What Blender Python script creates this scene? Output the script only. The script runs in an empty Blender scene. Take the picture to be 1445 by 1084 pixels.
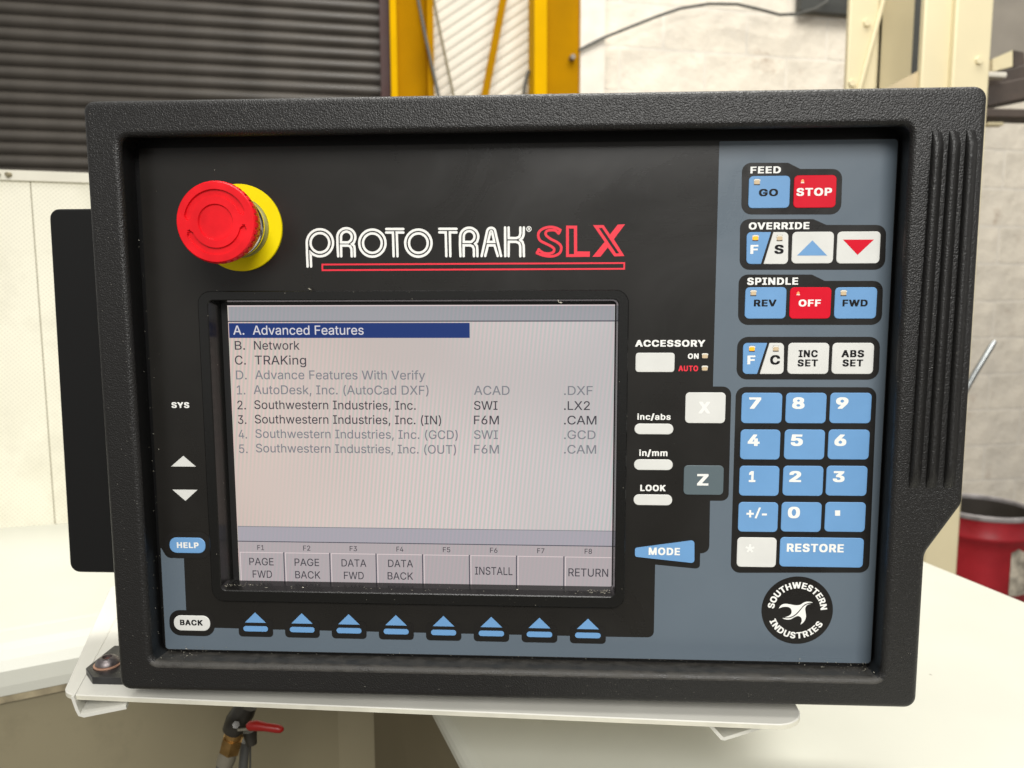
import bpy, bmesh, math, random
from mathutils import Vector, Matrix
from mathutils.geometry import tessellate_polygon
random.seed(7)
S = bpy.context.scene
COL = S.collection
PI = math.pi

# ------------------------------------------------------------------ camera
F_PX = 1051.74
RX, RY, RZ = 1.1100000e-01, -5.0820000e-02, -2.9000000e-03   # attitude of the camera relative to the panel
def rot(rx, ry, rz):
    cx, sx, cy, sy, cz, sz = math.cos(rx), math.sin(rx), math.cos(ry), math.sin(ry), math.cos(rz), math.sin(rz)
    return (Matrix(((cz, -sz, 0), (sz, cz, 0), (0, 0, 1))) @ Matrix(((cy, 0, sy), (0, 1, 0), (-sy, 0, cy)))
            @ Matrix(((1, 0, 0), (0, cx, -sx), (0, sx, cx))))
RT = rot(RX, RY, RZ).transposed()
EYE = RT @ -Vector(((-0.00137528816565485, -0.01391292843032998, -0.40226112316032897)))
def W(x, y, z):            # panel frame (right, up, toward the operator) -> world (Z up)
    return Vector((x, -z, y))
M2W = Matrix(((1, 0, 0), (0, 0, -1), (0, 1, 0)))
cd = bpy.data.cameras.new('camera'); cam = bpy.data.objects.new('camera', cd); COL.objects.link(cam)
cam.matrix_world = Matrix.Translation(W(*EYE)) @ (M2W @ RT).to_4x4()
cd.sensor_width = 36; cd.lens = F_PX / 1445 * 36; cd.clip_start = 0.02; cd.clip_end = 60
cd.dof.use_dof = True; cd.dof.focus_distance = 0.402; cd.dof.aperture_fstop = 11.5; cd.dof.aperture_blades = 0
S.camera = cam

# ------------------------------------------------------------------ light
world = bpy.data.worlds.new('World'); S.world = world; world.use_nodes = True
bg = world.node_tree.nodes['Background']; bg.inputs['Color'].default_value = (1.0, 0.975, 0.93, 1); bg.inputs['Strength'].default_value = 0.42
def area(name, loc, aim, sx, sy, power, col):
    l = bpy.data.lights.new(name, 'AREA'); l.shape = 'RECTANGLE'; l.size = sx; l.size_y = sy; l.energy = power; l.color = col
    o = bpy.data.objects.new(name, l); COL.objects.link(o); o.location = loc
    o.rotation_euler = (Vector(aim) - Vector(loc)).to_track_quat('-Z', 'Y').to_euler(); return o
area('unseen_light', (0.6, -2.5, 1.6), (0, 0, 0), 1.6, 1.2, 84, (1.0, 0.985, 0.95))  # added front key, out of view, to light the panel face
area('unseen_light', (-0.3, -0.75, 2.5), (0, 0, 0), 1.2, 0.5, 20, (1.0, 0.985, 0.95))  # added and unseen, for the lower lip highlight and plate edge
area('unseen_light', (0.1, 0.75, 2.4), (0.1, 0.1, 0), 1.8, 1.0, 34, (1.0, 0.985, 0.94))  # overhead roof light, slightly behind the panel
area('unseen_light', (0.9, 1.0, 3.6), (0.9, 3.6, 0.0), 3.0, 1.5, 128, (1.0, 0.97, 0.90))  # unseen fill added to brighten the back wall
S.view_settings.view_transform = 'Standard'; S.view_settings.look = 'None'; S.view_settings.gamma = 1
S.view_settings.exposure = 0.10

# ------------------------------------------------------------------ pixel rays of the photograph -> points on real planes of the place
def ray(px, py): return RT @ Vector(((px - 722.5) / F_PX, -(py - 542) / F_PX, -1))
def onz(px, py, z=0.0):
    d = ray(px, py); return EYE + d * ((z - EYE.z) / d.z)
def ony(px, py, h):
    d = ray(px, py); return EYE + d * ((h - EYE.y) / d.y)
def onwall(px, py, z0, k):
    d = ray(px, py); return EYE + d * ((z0 + k * EYE.x - EYE.z) / (d.z - k * d.x))
def P2(px, py, z=0.0):
    p = onz(px, py, z); return (p.x, p.y)

# ------------------------------------------------------------------ materials
MATS = {}
def mat(name, col, rough=0.5, metal=0.0, spec=0.5, var=0.0, vscale=20, bump=0.0, bscale=200, bdist=0.0005, coat=0.0, emit=None, estr=0.0):
    m = bpy.data.materials.new(name); m.use_nodes = True; nt = m.node_tree; b = nt.nodes['Principled BSDF']
    b.inputs['Base Color'].default_value = (*col, 1); b.inputs['Roughness'].default_value = rough
    b.inputs['Metallic'].default_value = metal; b.inputs['Specular IOR Level'].default_value = spec
    b.inputs['Coat Weight'].default_value = coat
    if emit: b.inputs['Emission Color'].default_value = (*emit, 1); b.inputs['Emission Strength'].default_value = estr
    tc = nt.nodes.new('ShaderNodeTexCoord')
    if var:
        n = nt.nodes.new('ShaderNodeTexNoise'); n.inputs['Scale'].default_value = vscale; n.inputs['Detail'].default_value = 6
        nt.links.new(tc.outputs['Object'], n.inputs['Vector'])
        r = nt.nodes.new('ShaderNodeMapRange'); r.inputs['From Min'].default_value = .3; r.inputs['From Max'].default_value = .7
        r.inputs['To Min'].default_value = 1 - var; r.inputs['To Max'].default_value = 1 + var
        nt.links.new(n.outputs['Fac'], r.inputs['Value'])
        h = nt.nodes.new('ShaderNodeHueSaturation'); h.inputs['Color'].default_value = (*col, 1)
        nt.links.new(r.outputs['Result'], h.inputs['Value']); nt.links.new(h.outputs['Color'], b.inputs['Base Color'])
        r2 = nt.nodes.new('ShaderNodeMapRange'); r2.inputs['From Min'].default_value = .3; r2.inputs['From Max'].default_value = .7
        r2.inputs['To Min'].default_value = max(0, rough - var * .4); r2.inputs['To Max'].default_value = min(1, rough + var * .4)
        nt.links.new(n.outputs['Fac'], r2.inputs['Value']); nt.links.new(r2.outputs['Result'], b.inputs['Roughness'])
    if bump:
        n = nt.nodes.new('ShaderNodeTexNoise'); n.inputs['Scale'].default_value = bscale; n.inputs['Detail'].default_value = 3
        nt.links.new(tc.outputs['Object'], n.inputs['Vector'])
        bp = nt.nodes.new('ShaderNodeBump'); bp.inputs['Strength'].default_value = bump; bp.inputs['Distance'].default_value = bdist
        nt.links.new(n.outputs['Fac'], bp.inputs['Height']); nt.links.new(bp.outputs['Normal'], b.inputs['Normal'])
    MATS[name] = m; return m
def nodes(m): return m.node_tree, m.node_tree.nodes, m.node_tree.links, m.node_tree.nodes['Principled BSDF']
def add_specks(m, scale, thr, col, amount=1.0, rgh=0.8, warp=0.0):
    """small dust or chip marks of another colour over the base colour"""
    nt, N, L, b = nodes(m)
    tc = N.new('ShaderNodeTexCoord'); v = N.new('ShaderNodeTexVoronoi'); v.inputs['Scale'].default_value = scale
    L.new(tc.outputs['Object'], v.inputs['Vector'])
    lt = N.new('ShaderNodeMapRange'); lt.inputs['From Min'].default_value = thr; lt.inputs['From Max'].default_value = thr * .5
    L.new(v.outputs['Distance'], lt.inputs['Value'])
    sep = N.new('ShaderNodeSeparateColor'); L.new(v.outputs['Color'], sep.inputs['Color'])
    gt = N.new('ShaderNodeMath'); gt.operation = 'GREATER_THAN'; gt.inputs[1].default_value = 1 - amount
    L.new(sep.outputs['Red'], gt.inputs[0])
    mu = N.new('ShaderNodeMath'); mu.operation = 'MULTIPLY'; L.new(lt.outputs['Result'], mu.inputs[0]); L.new(gt.outputs[0], mu.inputs[1])
    mx = N.new('ShaderNodeMix'); mx.data_type = 'RGBA'
    L.new(mu.outputs[0], mx.inputs['Factor'])
    if b.inputs['Base Color'].is_linked: L.new(b.inputs['Base Color'].links[0].from_socket, mx.inputs['A'])
    else: mx.inputs['A'].default_value = b.inputs['Base Color'].default_value
    mx.inputs['B'].default_value = (*col, 1)
    L.new(mx.outputs['Result'], b.inputs['Base Color'])
    return mu

m_case = mat('grained_black_plastic', (.0125, .012, .0115), .37, spec=.42)
def grain(m, cell, dist, stren):
    nt, N, L, b = nodes(m)
    tc = N.new('ShaderNodeTexCoord')
    nz = N.new('ShaderNodeTexNoise'); nz.inputs['Scale'].default_value = 1 / cell * .55; nz.inputs['Detail'].default_value = 2
    L.new(tc.outputs['Object'], nz.inputs['Vector'])
    mxv = N.new('ShaderNodeVectorMath'); mxv.operation = 'MULTIPLY_ADD'
    mxv.inputs[1].default_value = (cell * 1.6,) * 3
    L.new(nz.outputs['Color'], mxv.inputs[0]); L.new(tc.outputs['Object'], mxv.inputs[2])
    v = N.new('ShaderNodeTexVoronoi'); v.feature = 'SMOOTH_F1'; v.inputs['Smoothness'].default_value = .35; v.inputs['Scale'].default_value = 1 / cell
    L.new(mxv.outputs[0], v.inputs['Vector'])
    n2 = N.new('ShaderNodeTexNoise'); n2.inputs['Scale'].default_value = 1 / cell * 2; L.new(tc.outputs['Object'], n2.inputs['Vector'])
    ad = N.new('ShaderNodeMath'); ad.operation = 'MULTIPLY_ADD'; ad.inputs[1].default_value = .45
    L.new(n2.outputs['Fac'], ad.inputs[0]); L.new(v.outputs['Distance'], ad.inputs[2])
    bp = N.new('ShaderNodeBump'); bp.invert = True; bp.inputs['Strength'].default_value = stren; bp.inputs['Distance'].default_value = dist
    L.new(ad.outputs[0], bp.inputs['Height']); L.new(bp.outputs['Normal'], b.inputs['Normal'])
grain(m_case, .00080, .00032, .66)
add_specks(m_case, 900, .16, (.35, .33, .28), .05)
m_ledgelit = mat('lit_dusty_black_ledge', (.042, .039, .034), .5, spec=.45, var=.35, vscale=160, bump=.5, bscale=1300, bdist=.0004)  # dust, plus the light on lower wall and lip painted into the colour
m_wallshade = mat('shaded_satin_wall', (.006, .006, .006), .42, spec=.32, bump=.15, bscale=700, bdist=.0003)  # same plastic, smoother; recess shade put into the darker colour
m_smooth = mat('smooth_black_plastic', (.012, .012, .012), .4, bump=.15, bscale=900, bdist=.0002)
m_bezel = mat('gloss_black_bezel', (.007, .007, .0065), .22, bump=.3, bscale=1400, bdist=.0002)
add_specks(m_bezel, 700, .14, (.4, .37, .3), .05)
m_rear = mat('black_powder_coat', (.006, .006, .006), .55, spec=.25)
m_face = mat('black_overlay_film', (.013, .012, .0105), .30, spec=.42, var=.12, vscale=30, bump=.05, bscale=60, bdist=.0003)
add_specks(m_face, 260, .03, (.3, .28, .24), .10)
m_black = mat('black_print', (.013, .012, .011), .34, spec=.4)
m_slate = mat('slate_blue_print', (.118, .150, .182), .40, spec=.4, var=.03, vscale=8)
m_blue = mat('light_blue_print', (.155, .335, .60), .42, spec=.35, var=.03, vscale=60)
m_red = mat('red_print', (.66, .002, .020), .4, spec=.2, var=.03, vscale=60)
m_white = mat('white_print', (.70, .70, .665), .42, spec=.35, var=.03, vscale=80)
m_letter = mat('white_lettering', (.86, .86, .82), .45)
m_inkred = mat('red_lettering', (.80, .02, .045), .45)
m_ink = mat('black_lettering', (.006, .006, .007), .5, spec=.2)
m_slatekey = mat('slate_key_print', (.10, .135, .15), .42)
m_stop = mat('red_plastic', (.74, .005, .012), .36, spec=.35, var=.15, vscale=70, bump=.25, bscale=700, bdist=.0002)
m_yellow = mat('yellow_plastic', (.90, .72, .0), .55, spec=.2, var=.03)
m_chrome = mat('chrome_ring', (.72, .71, .64), .16, metal=1)
def smudge(m, base, amp, scale):
    nt, N, L, b = nodes(m); tc = N.new('ShaderNodeTexCoord')
    n = N.new('ShaderNodeTexNoise'); n.inputs['Scale'].default_value = scale; n.inputs['Detail'].default_value = 8; n.inputs['Roughness'].default_value = .62; n.inputs['Distortion'].default_value = 1.2
    L.new(tc.outputs['Object'], n.inputs['Vector'])
    mp = N.new('ShaderNodeMapping'); mp.inputs['Scale'].default_value = (14, 1, 420); mp.inputs['Rotation'].default_value = (0, .25, 0); L.new(tc.outputs['Object'], mp.inputs['Vector'])
    n2 = N.new('ShaderNodeTexNoise'); n2.inputs['Scale'].default_value = 3; n2.inputs['Detail'].default_value = 2; L.new(mp.outputs[0], n2.inputs['Vector'])
    r = N.new('ShaderNodeMapRange'); r.inputs['From Min'].default_value = .32; r.inputs['From Max'].default_value = .68; r.inputs['To Min'].default_value = base - amp; r.inputs['To Max'].default_value = base + amp
    L.new(n.outputs['Fac'], r.inputs['Value'])
    a = N.new('ShaderNodeMath'); a.operation = 'MULTIPLY_ADD'; a.inputs[1].default_value = amp * .35; L.new(n2.outputs['Fac'], a.inputs[0]); L.new(r.outputs[0], a.inputs[2])
    L.new(a.outputs[0], b.inputs['Roughness'])
smudge(m_face, .30, .07, 11); smudge(m_slate, .36, .12, 12); smudge(m_black, .30, .10, 16)
for m_ in (m_blue, m_red, m_white): smudge(m_, .36, .12, 26)
m_led = mat('tan_diode', (.62, .48, .30), .5)
m_leddark = mat('diode_terminal', (.06, .05, .04), .5)
m_ledtop = mat('diode_solder', (.8, .78, .7), .35)
m_lit = mat('lit_amber_diode', (.7, .30, .01), .4, emit=(1.0, .42, .01), estr=.65)
m_litr = mat('lit_red_diode', (.85, .25, .1), .4, emit=(1.0, .28, .10), estr=.7)

m_white_steel = mat('white_painted_steel', (.52, .52, .455), .42, var=.05, vscale=6, bump=.12, bscale=500, bdist=.0003)
add_specks(m_white_steel, 42, .07, (.16, .14, .11), .10)
add_specks(m_white_steel, 11, .10, (.40, .39, .33), .3)
m_plate = mat('white_painted_plate', (.64, .63, .57), .38, var=.04, vscale=25, bump=.12, bscale=700, bdist=.0002)
add_specks(m_plate, 150, .09, (.15, .13, .10), .07)
add_specks(m_plate, 60, .05, (.30, .27, .20), .25)
m_edge = mat('bare_plate_edge', (.62, .60, .50), .5, var=.1, vscale=60)
m_cab = mat('beige_painted_steel', (.23, .20, .125), .5, var=.06, vscale=5, bump=.1, bscale=300, bdist=.0004)
m_cabshade = mat('shaded_side_paint', (.15, .125, .075), .55, var=.1, vscale=6)  # beige side paint darkened, its shade held in the colour
m_rust = mat('worn_edge', (.32, .27, .17), .7, var=.4, vscale=60)
m_block = mat('black_oxide_steel', (.018, .018, .019), .38, metal=.2, spec=.6, var=.3, vscale=200)
m_bolt = mat('browned_bolt', (.17, .15, .15), .40, metal=.8, var=.25, vscale=300, bump=.2, bscale=900, bdist=.0002)
m_copper = mat('copper_washer', (.50, .29, .20), .4, metal=.5)
m_rustdark = mat('rusty_socket', (.12, .03, .02), .7)
m_part = mat('cream_sheet', (.80, .77, .64), .5, var=.05, vscale=7)
def perforate(m, pitch, dark):
    nt, N, L, b = nodes(m)
    tc = N.new('ShaderNodeTexCoord'); mp = N.new('ShaderNodeMapping'); mp.inputs['Rotation'].default_value = (0, math.radians(38), 0)
    L.new(tc.outputs['Object'], mp.inputs['Vector'])
    w1 = N.new('ShaderNodeTexWave'); w1.bands_direction = 'X'; w1.inputs['Scale'].default_value = .314 / pitch
    w2 = N.new('ShaderNodeTexWave'); w2.bands_direction = 'Z'; w2.inputs['Scale'].default_value = .314 / pitch
    for w in (w1, w2): L.new(mp.outputs[0], w.inputs['Vector'])
    mu = N.new('ShaderNodeMath'); mu.operation = 'MULTIPLY'; L.new(w1.outputs['Fac'], mu.inputs[0]); L.new(w2.outputs['Fac'], mu.inputs[1])
    mr = N.new('ShaderNodeMapRange'); mr.inputs['From Min'].default_value = .35; mr.inputs['From Max'].default_value = .7; mr.inputs['To Max'].default_value = .55
    L.new(mu.outputs[0], mr.inputs['Value'])
    mx = N.new('ShaderNodeMix'); mx.data_type = 'RGBA'; L.new(mr.outputs[0], mx.inputs['Factor'])
    L.new(b.inputs['Base Color'].links[0].from_socket, mx.inputs['A']); mx.inputs['B'].default_value = (*dark, 1)
    L.new(mx.outputs['Result'], b.inputs['Base Color'])
perforate(m_part, .0037, (.52, .49, .38))
m_trim = mat('cream_trim', (.66, .63, .53), .5, var=.04)
m_shut = mat('brown_grey_shutter', (.076, .067, .057), .42, var=.15, vscale=6)
m_maroon = mat('maroon_paint', (.05, .014, .012), .6, var=.2, vscale=6)
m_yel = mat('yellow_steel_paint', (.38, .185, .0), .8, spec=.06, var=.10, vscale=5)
m_yel2 = mat('lighter_flange_yellow', (.66, .37, .0), .8, spec=.06, var=.08, vscale=5)  # lighter yellow on one flange of each post
m_clad = mat('off_white_cladding', (.70, .66, .57), .6, var=.08, vscale=4)
m_brick = mat('white_washed_block', (.86, .79, .67), .8, var=.10, vscale=6, bump=.9, bscale=9, bdist=.02)
add_specks(m_brick, 9, .06, (.35, .22, .16), .35)
def stains(m, col, scale, lo, hi, amt):
    nt, N, L, b = nodes(m); tc = N.new('ShaderNodeTexCoord')
    n = N.new('ShaderNodeTexNoise'); n.inputs['Scale'].default_value = scale; n.inputs['Detail'].default_value = 9; n.inputs['Roughness'].default_value = .7
    L.new(tc.outputs['Object'], n.inputs['Vector']); g = N.new('ShaderNodeNewGeometry'); L.new(g.outputs['Position'], n.inputs['Vector'])
    r = N.new('ShaderNodeMapRange'); r.inputs['From Min'].default_value = lo; r.inputs['From Max'].default_value = hi; r.inputs['To Max'].default_value = amt; L.new(n.outputs['Fac'], r.inputs['Value'])
    mx = N.new('ShaderNodeMix'); mx.data_type = 'RGBA'; L.new(r.outputs[0], mx.inputs['Factor'])
    if b.inputs['Base Color'].is_linked: L.new(b.inputs['Base Color'].links[0].from_socket, mx.inputs['A'])
    mx.inputs['B'].default_value = (*col, 1); L.new(mx.outputs['Result'], b.inputs['Base Color'])
m_mortar = mat('painted_mortar', (.84, .785, .69), .9, var=.1, vscale=12)
m_cream = mat('cream_post_paint', (.74, .65, .42), .45, var=.05, vscale=5)
m_cable = mat('grey_cable', (.10, .10, .09), .5)
m_dark = mat('dark_timber', (.075, .056, .045), .7, var=.35, vscale=14)
m_darkgap = mat('dark_steel', (.05, .052, .048), .6, var=.2)
m_greyst = mat('grey_duct_metal', (.24, .215, .18), .5, metal=.1, var=.2, vscale=5)
m_drum = mat('red_drum_paint', (.33, .010, .018), .4, var=.25, vscale=8)
m_drumin = mat('drum_inside', (.035, .028, .022), .7, var=.25, vscale=8)
m_drumrim = mat('grey_rolled_rim', (.30, .28, .28), .5, metal=.2, var=.3, vscale=30)
m_label = mat('mottled_paper_label', (.40, .36, .29), .8, var=.65, vscale=26)
m_silver = mat('silver_rod', (.38, .40, .40), .35, metal=.9)
m_valve = mat('dark_valve_body', (.035, .032, .025), .45, metal=.3, var=.4, vscale=90)
m_brass = mat('aged_brass', (.33, .20, .07), .35, metal=.8, var=.35, vscale=70)
m_hose = mat('grey_hose', (.075, .075, .07), .45)
m_fer = mat('crimped_ferrule', (.24, .22, .17), .4, metal=.4)
m_lever = mat('red_lever_grip', (.30, .008, .005), .38)
m_floor = mat('workshop_concrete', (.13, .12, .105), .7, var=.25, vscale=2)
m_swarf = mat('metal_swarf', (.33, .31, .25), .4, metal=.3)

stains(m_brick, (.42, .30, .21), 5, .60, .72, .7); stains(m_brick, (.62, .58, .52), 1.3, .48, .66, .5); stains(m_mortar, (.62, .58, .52), 1.3, .48, .66, .5)
stains(m_yel, (.30, .12, .01), 7, .58, .72, .5); stains(m_cream, (.50, .36, .18), 6, .60, .75, .5)
stains(m_cab, (.12, .10, .06), 9, .55, .75, .5); stains(m_drum, (.10, .02, .02), 9, .55, .7, .6); stains(m_part, (.42, .40, .30), 5, .5, .75, .5)

# lcd screen materials: what the backlit display shows
def lcd(name, col, stren=1.0, moire=0.0, grad=None):
    m = bpy.data.materials.new(name); m.use_nodes = True; nt, N, L, b = nodes(m)
    b.inputs['Base Color'].default_value = (.01, .01, .012, 1); b.inputs['Roughness'].default_value = .28; b.inputs['Specular IOR Level'].default_value = .3
    b.inputs['Emission Color'].default_value = (*col, 1); b.inputs['Emission Strength'].default_value = stren
    if moire:
        tc = N.new('ShaderNodeTexCoord'); mp = N.new('ShaderNodeMapping'); mp.inputs['Rotation'].default_value = (0, math.radians(-6), 0)
        L.new(tc.outputs['Object'], mp.inputs['Vector'])
        w = N.new('ShaderNodeTexWave'); w.bands_direction = 'X'; w.inputs['Scale'].default_value = .314 / .00225; w.inputs['Distortion'].default_value = .25; w.inputs['Detail Scale'].default_value = .1
        L.new(mp.outputs[0], w.inputs['Vector'])
        n = N.new('ShaderNodeTexNoise'); n.inputs['Scale'].default_value = 14; L.new(tc.outputs['Object'], n.inputs['Vector'])
        cr = N.new('ShaderNodeMix'); cr.data_type = 'RGBA'
        cr.inputs['A'].default_value = (col[0] * (1 + moire * .7), col[1] * (1 - moire * .1), col[2] * (1 + moire * .05), 1)
        cr.inputs['B'].default_value = (col[0] * (1 - moire * .9), col[1] * (1 - moire * .1), col[2] * (1 - moire * .35), 1)
        mf = N.new('ShaderNodeMapRange'); mf.inputs['From Min'].default_value = .3; mf.inputs['From Max'].default_value = .65
        L.new(n.outputs['Fac'], mf.inputs['Value'])
        fm = N.new('ShaderNodeMath'); fm.operation = 'SUBTRACT'; fm.inputs[1].default_value = .5; L.new(w.outputs['Fac'], fm.inputs[0])
        fx = N.new('ShaderNodeMath'); fx.operation = 'MULTIPLY_ADD'; fx.inputs[2].default_value = .5
        L.new(fm.outputs[0], fx.inputs[0]); L.new(mf.outputs[0], fx.inputs[1]); L.new(fx.outputs[0], cr.inputs['Factor'])
        L.new(cr.outputs['Result'], b.inputs['Emission Color'])
        if grad:      # the panel's own uneven backlight, warmer on the left; glare put in as mottling
            sp = N.new('ShaderNodeSeparateXYZ'); L.new(tc.outputs['Object'], sp.inputs[0])
            g = N.new('ShaderNodeMapRange'); g.inputs['From Min'].default_value = -.15; g.inputs['From Max'].default_value = .05
            L.new(sp.outputs['X'], g.inputs['Value'])
            g2 = N.new('ShaderNodeMix'); g2.data_type = 'RGBA'; g2.blend_type = 'MULTIPLY'; g2.inputs['Factor'].default_value = 1
            gc = N.new('ShaderNodeMix'); gc.data_type = 'RGBA'; gc.inputs['A'].default_value = (1.06, .98, .93, 1); gc.inputs['B'].default_value = (*grad, 1)
            L.new(g.outputs[0], gc.inputs['Factor']); L.new(cr.outputs['Result'], g2.inputs['A']); L.new(gc.outputs['Result'], g2.inputs['B'])
            n3 = N.new('ShaderNodeTexNoise'); n3.inputs['Scale'].default_value = 9; n3.inputs['Detail'].default_value = 1; L.new(tc.outputs['Object'], n3.inputs['Vector'])
            m3 = N.new('ShaderNodeMapRange'); m3.inputs['From Min'].default_value = .35; m3.inputs['From Max'].default_value = .65; m3.inputs['To Min'].default_value = .92; m3.inputs['To Max'].default_value = 1.07; L.new(n3.outputs['Fac'], m3.inputs['Value'])
            h3 = N.new('ShaderNodeHueSaturation'); L.new(m3.outputs[0], h3.inputs['Value']); L.new(g2.outputs['Result'], h3.inputs['Color'])
            L.new(h3.outputs['Color'], b.inputs['Emission Color'])
    return m
l_bg = lcd('display_page', (.585, .525, .50), .95, .24, (.94, .99, 1.05))
l_title = lcd('display_title_strip', (.31, .31, .335), 1, .16)
l_band = lcd('display_status_strip', (.36, .34, .38), 1, .08)
l_btn = lcd('display_softkey', (.40, .355, .365), 1, .08)
l_hi = lcd('display_highlight', (.003, .026, .15), 1)
l_edge = lcd('display_light_line', (.66, .56, .56), 1)
l_line = lcd('display_dark_line', (.06, .06, .08), 1)
l_txt = lcd('display_dark_text', (.045, .042, .052), 1)
l_gry = lcd('display_grey_text', (.19, .195, .215), 1)
l_wht = lcd('display_white_text', (.62, .60, .62), 1)

# ------------------------------------------------------------------ objects
def link(o, parent=None):
    COL.objects.link(o)
    if parent is not None:
        o.parent = parent
        if parent.parent is None: o.location = -parent.location
    return o
def mesh_obj(name, verts, faces, m, parent=None, smooth=None, mi=None):
    me = bpy.data.meshes.new(name); me.from_pydata([tuple(v) for v in verts], [], faces)
    ms = m if isinstance(m, (list, tuple)) else [m]
    for k in ms: me.materials.append(k)
    if mi:
        for p, i in zip(me.polygons, mi): p.material_index = i
    me.update()
    if smooth is not None:
        me.shade_smooth()
        if smooth < 180: me.set_sharp_from_angle(angle=math.radians(smooth))
    o = bpy.data.objects.new(name, me); return link(o, parent)
def empty(name, loc, label, cat, group=None):
    o = bpy.data.objects.new(name, None); COL.objects.link(o); o.location = loc; o.empty_display_size = .05
    o['label'] = label; o['category'] = cat
    if group: o['group'] = group
    return o
def tag(o, label, cat, group=None, kind=None):
    if label: o['label'] = label
    if cat: o['category'] = cat
    if group: o['group'] = group
    if kind: o['kind'] = kind
    return o

class MB:
    def __init__(s): s.v = []; s.f = []; s.mi = []
    def add(s, vs, fs, mi=0):
        n = len(s.v); s.v += [Vector(v) for v in vs]; s.f += [tuple(n + i for i in f) for f in fs]; s.mi += [mi] * len(fs)
    def obj(s, name, m, parent=None, smooth=None): return mesh_obj(name, s.v, s.f, m, parent, smooth, s.mi if any(s.mi) else None)
    def prism(s, a, b, mi=0):           # two matching rings joined by sides with caps
        n = len(a); s.add(list(a) + list(b), [(i, (i + 1) % n, n + (i + 1) % n, n + i) for i in range(n)] + [tuple(range(n - 1, -1, -1)), tuple(range(n, 2 * n))], mi)
    def box(s, c, ex, ey, ez, mi=0, bev=0.0):  # centre and three half axes
        c, ex, ey, ez = map(Vector, (c, ex, ey, ez))
        if not bev:
            a = [c + ex * i + ey * j - ez for i, j in ((-1, -1), (1, -1), (1, 1), (-1, 1))]
            s.prism(a, [p + ez * 2 for p in a], mi); return
        lx, ly, lz = ex.length, ey.length, ez.length
        fx, fy, fz = 1 - bev / lx, 1 - bev / ly, 1 - bev / lz
        def ring(kx, ky, kz):
            bx, by = (kx - bev / lx), (ky - bev / ly)
            return [c + ex * i + ey * j + ez * kz for i, j in ((-bx, -ky), (bx, -ky), (kx, -by), (kx, by), (bx, ky), (-bx, ky), (-kx, by), (-kx, -by))]
        R = [ring(fx, fy, -1), ring(1, 1, -fz), ring(1, 1, fz), ring(fx, fy, 1)]
        vs = [p for r in R for p in r]; fs = []
        for k in range(3):
            for i in range(8): fs.append((k * 8 + i, k * 8 + (i + 1) % 8, k * 8 + 8 + (i + 1) % 8, k * 8 + 8 + i))
        fs += [tuple(range(7, -1, -1)), tuple(range(24, 32))]
        s.add(vs, fs, mi)
    def tube(s, pts, r, seg=12, mi=0, caps=True):
        pts = [Vector(p) for p in pts]; n = len(pts); rr = r if isinstance(r, (list, tuple)) else [r] * n
        vs = []; up = None
        for i, p in enumerate(pts):
            t = (pts[min(i + 1, n - 1)] - pts[max(i - 1, 0)]).normalized()
            if up is None: up = t.orthogonal().normalized()
            up = (up - t * up.dot(t)).normalized(); w = t.cross(up)
            vs += [p + (up * math.cos(2 * PI * k / seg) + w * math.sin(2 * PI * k / seg)) * rr[i] for k in range(seg)]
        fs = [(i * seg + k, i * seg + (k + 1) % seg, (i + 1) * seg + (k + 1) % seg, (i + 1) * seg + k) for i in range(n - 1) for k in range(seg)]
        if caps: fs += [tuple(range(seg - 1, -1, -1)), tuple(range((n - 1) * seg, n * seg))]
        s.add(vs, fs, mi)
def bx(name, c, h, m, parent=None, bev=0.0, rot_y=0.0, smooth=None):
    """box in panel frame: centre c, half sizes h, turned by rot_y about the vertical"""
    mb = MB(); ca, sa = math.cos(rot_y), math.sin(rot_y)
    mb.box(W(*c), W(ca * h[0], 0, -sa * h[0]), W(0, h[1], 0), W(sa * h[2], 0, ca * h[2]), 0, bev)
    return mb.obj(name, m, parent, smooth)

def rpoly(pts, r, seg=6, inset=0.0):
    """polygon (clockwise or not) with filleted corners; inset shrinks it, keeping the vertex count"""
    n = len(pts); A = sum(pts[i][0] * pts[(i + 1) % n][1] - pts[(i + 1) % n][0] * pts[i][1] for i in range(n))
    sg = 1 if A > 0 else -1; out = []
    rs = r if isinstance(r, (list, tuple)) else [r] * n
    for i in range(n):
        p0, p1, p2 = Vector(pts[i - 1]).to_2d(), Vector(pts[i]).to_2d(), Vector(pts[(i + 1) % n]).to_2d()
        d1 = (p1 - p0).normalized(); d2 = (p2 - p1).normalized()
        n1 = Vector((-d1.y, d1.x)) * sg; n2 = Vector((-d2.y, d2.x)) * sg
        cr = d1.x * d2.y - d1.y * d2.x; turn = cr * sg
        den = 1 + n1.dot(n2); bis = (n1 + n2) / den
        q = p1 + bis * inset
        rad = rs[i] - inset if turn > 0 else rs[i] + inset
        rad = max(rad, 1e-5)
        if abs(cr) < 1e-6: out += [tuple(q)] * (seg + 1); continue
        c = q + bis * rad * (1 if turn > 0 else -1)
        a1 = math.atan2(*((-n1 if turn > 0 else n1).yx)); a2 = math.atan2(*((-n2 if turn > 0 else n2).yx))
        da = (a2 - a1 + PI) % (2 * PI) - PI
        for k in range(seg + 1):
            a = a1 + da * k / seg; out.append((c.x + rad * math.cos(a), c.y + rad * math.sin(a)))
    return out
def rrect(cx, cy, w, h, r, seg=6, inset=0.0):
    return rpoly([(cx - w / 2, cy - h / 2), (cx + w / 2, cy - h / 2), (cx + w / 2, cy + h / 2), (cx - w / 2, cy + h / 2)], min(r, w / 2 - 1e-5, h / 2 - 1e-5), seg, inset)
def tess(loops):
    tris = tessellate_polygon([[Vector((p[0], p[1], 0)) for p in l] for l in loops]); return tris
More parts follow.
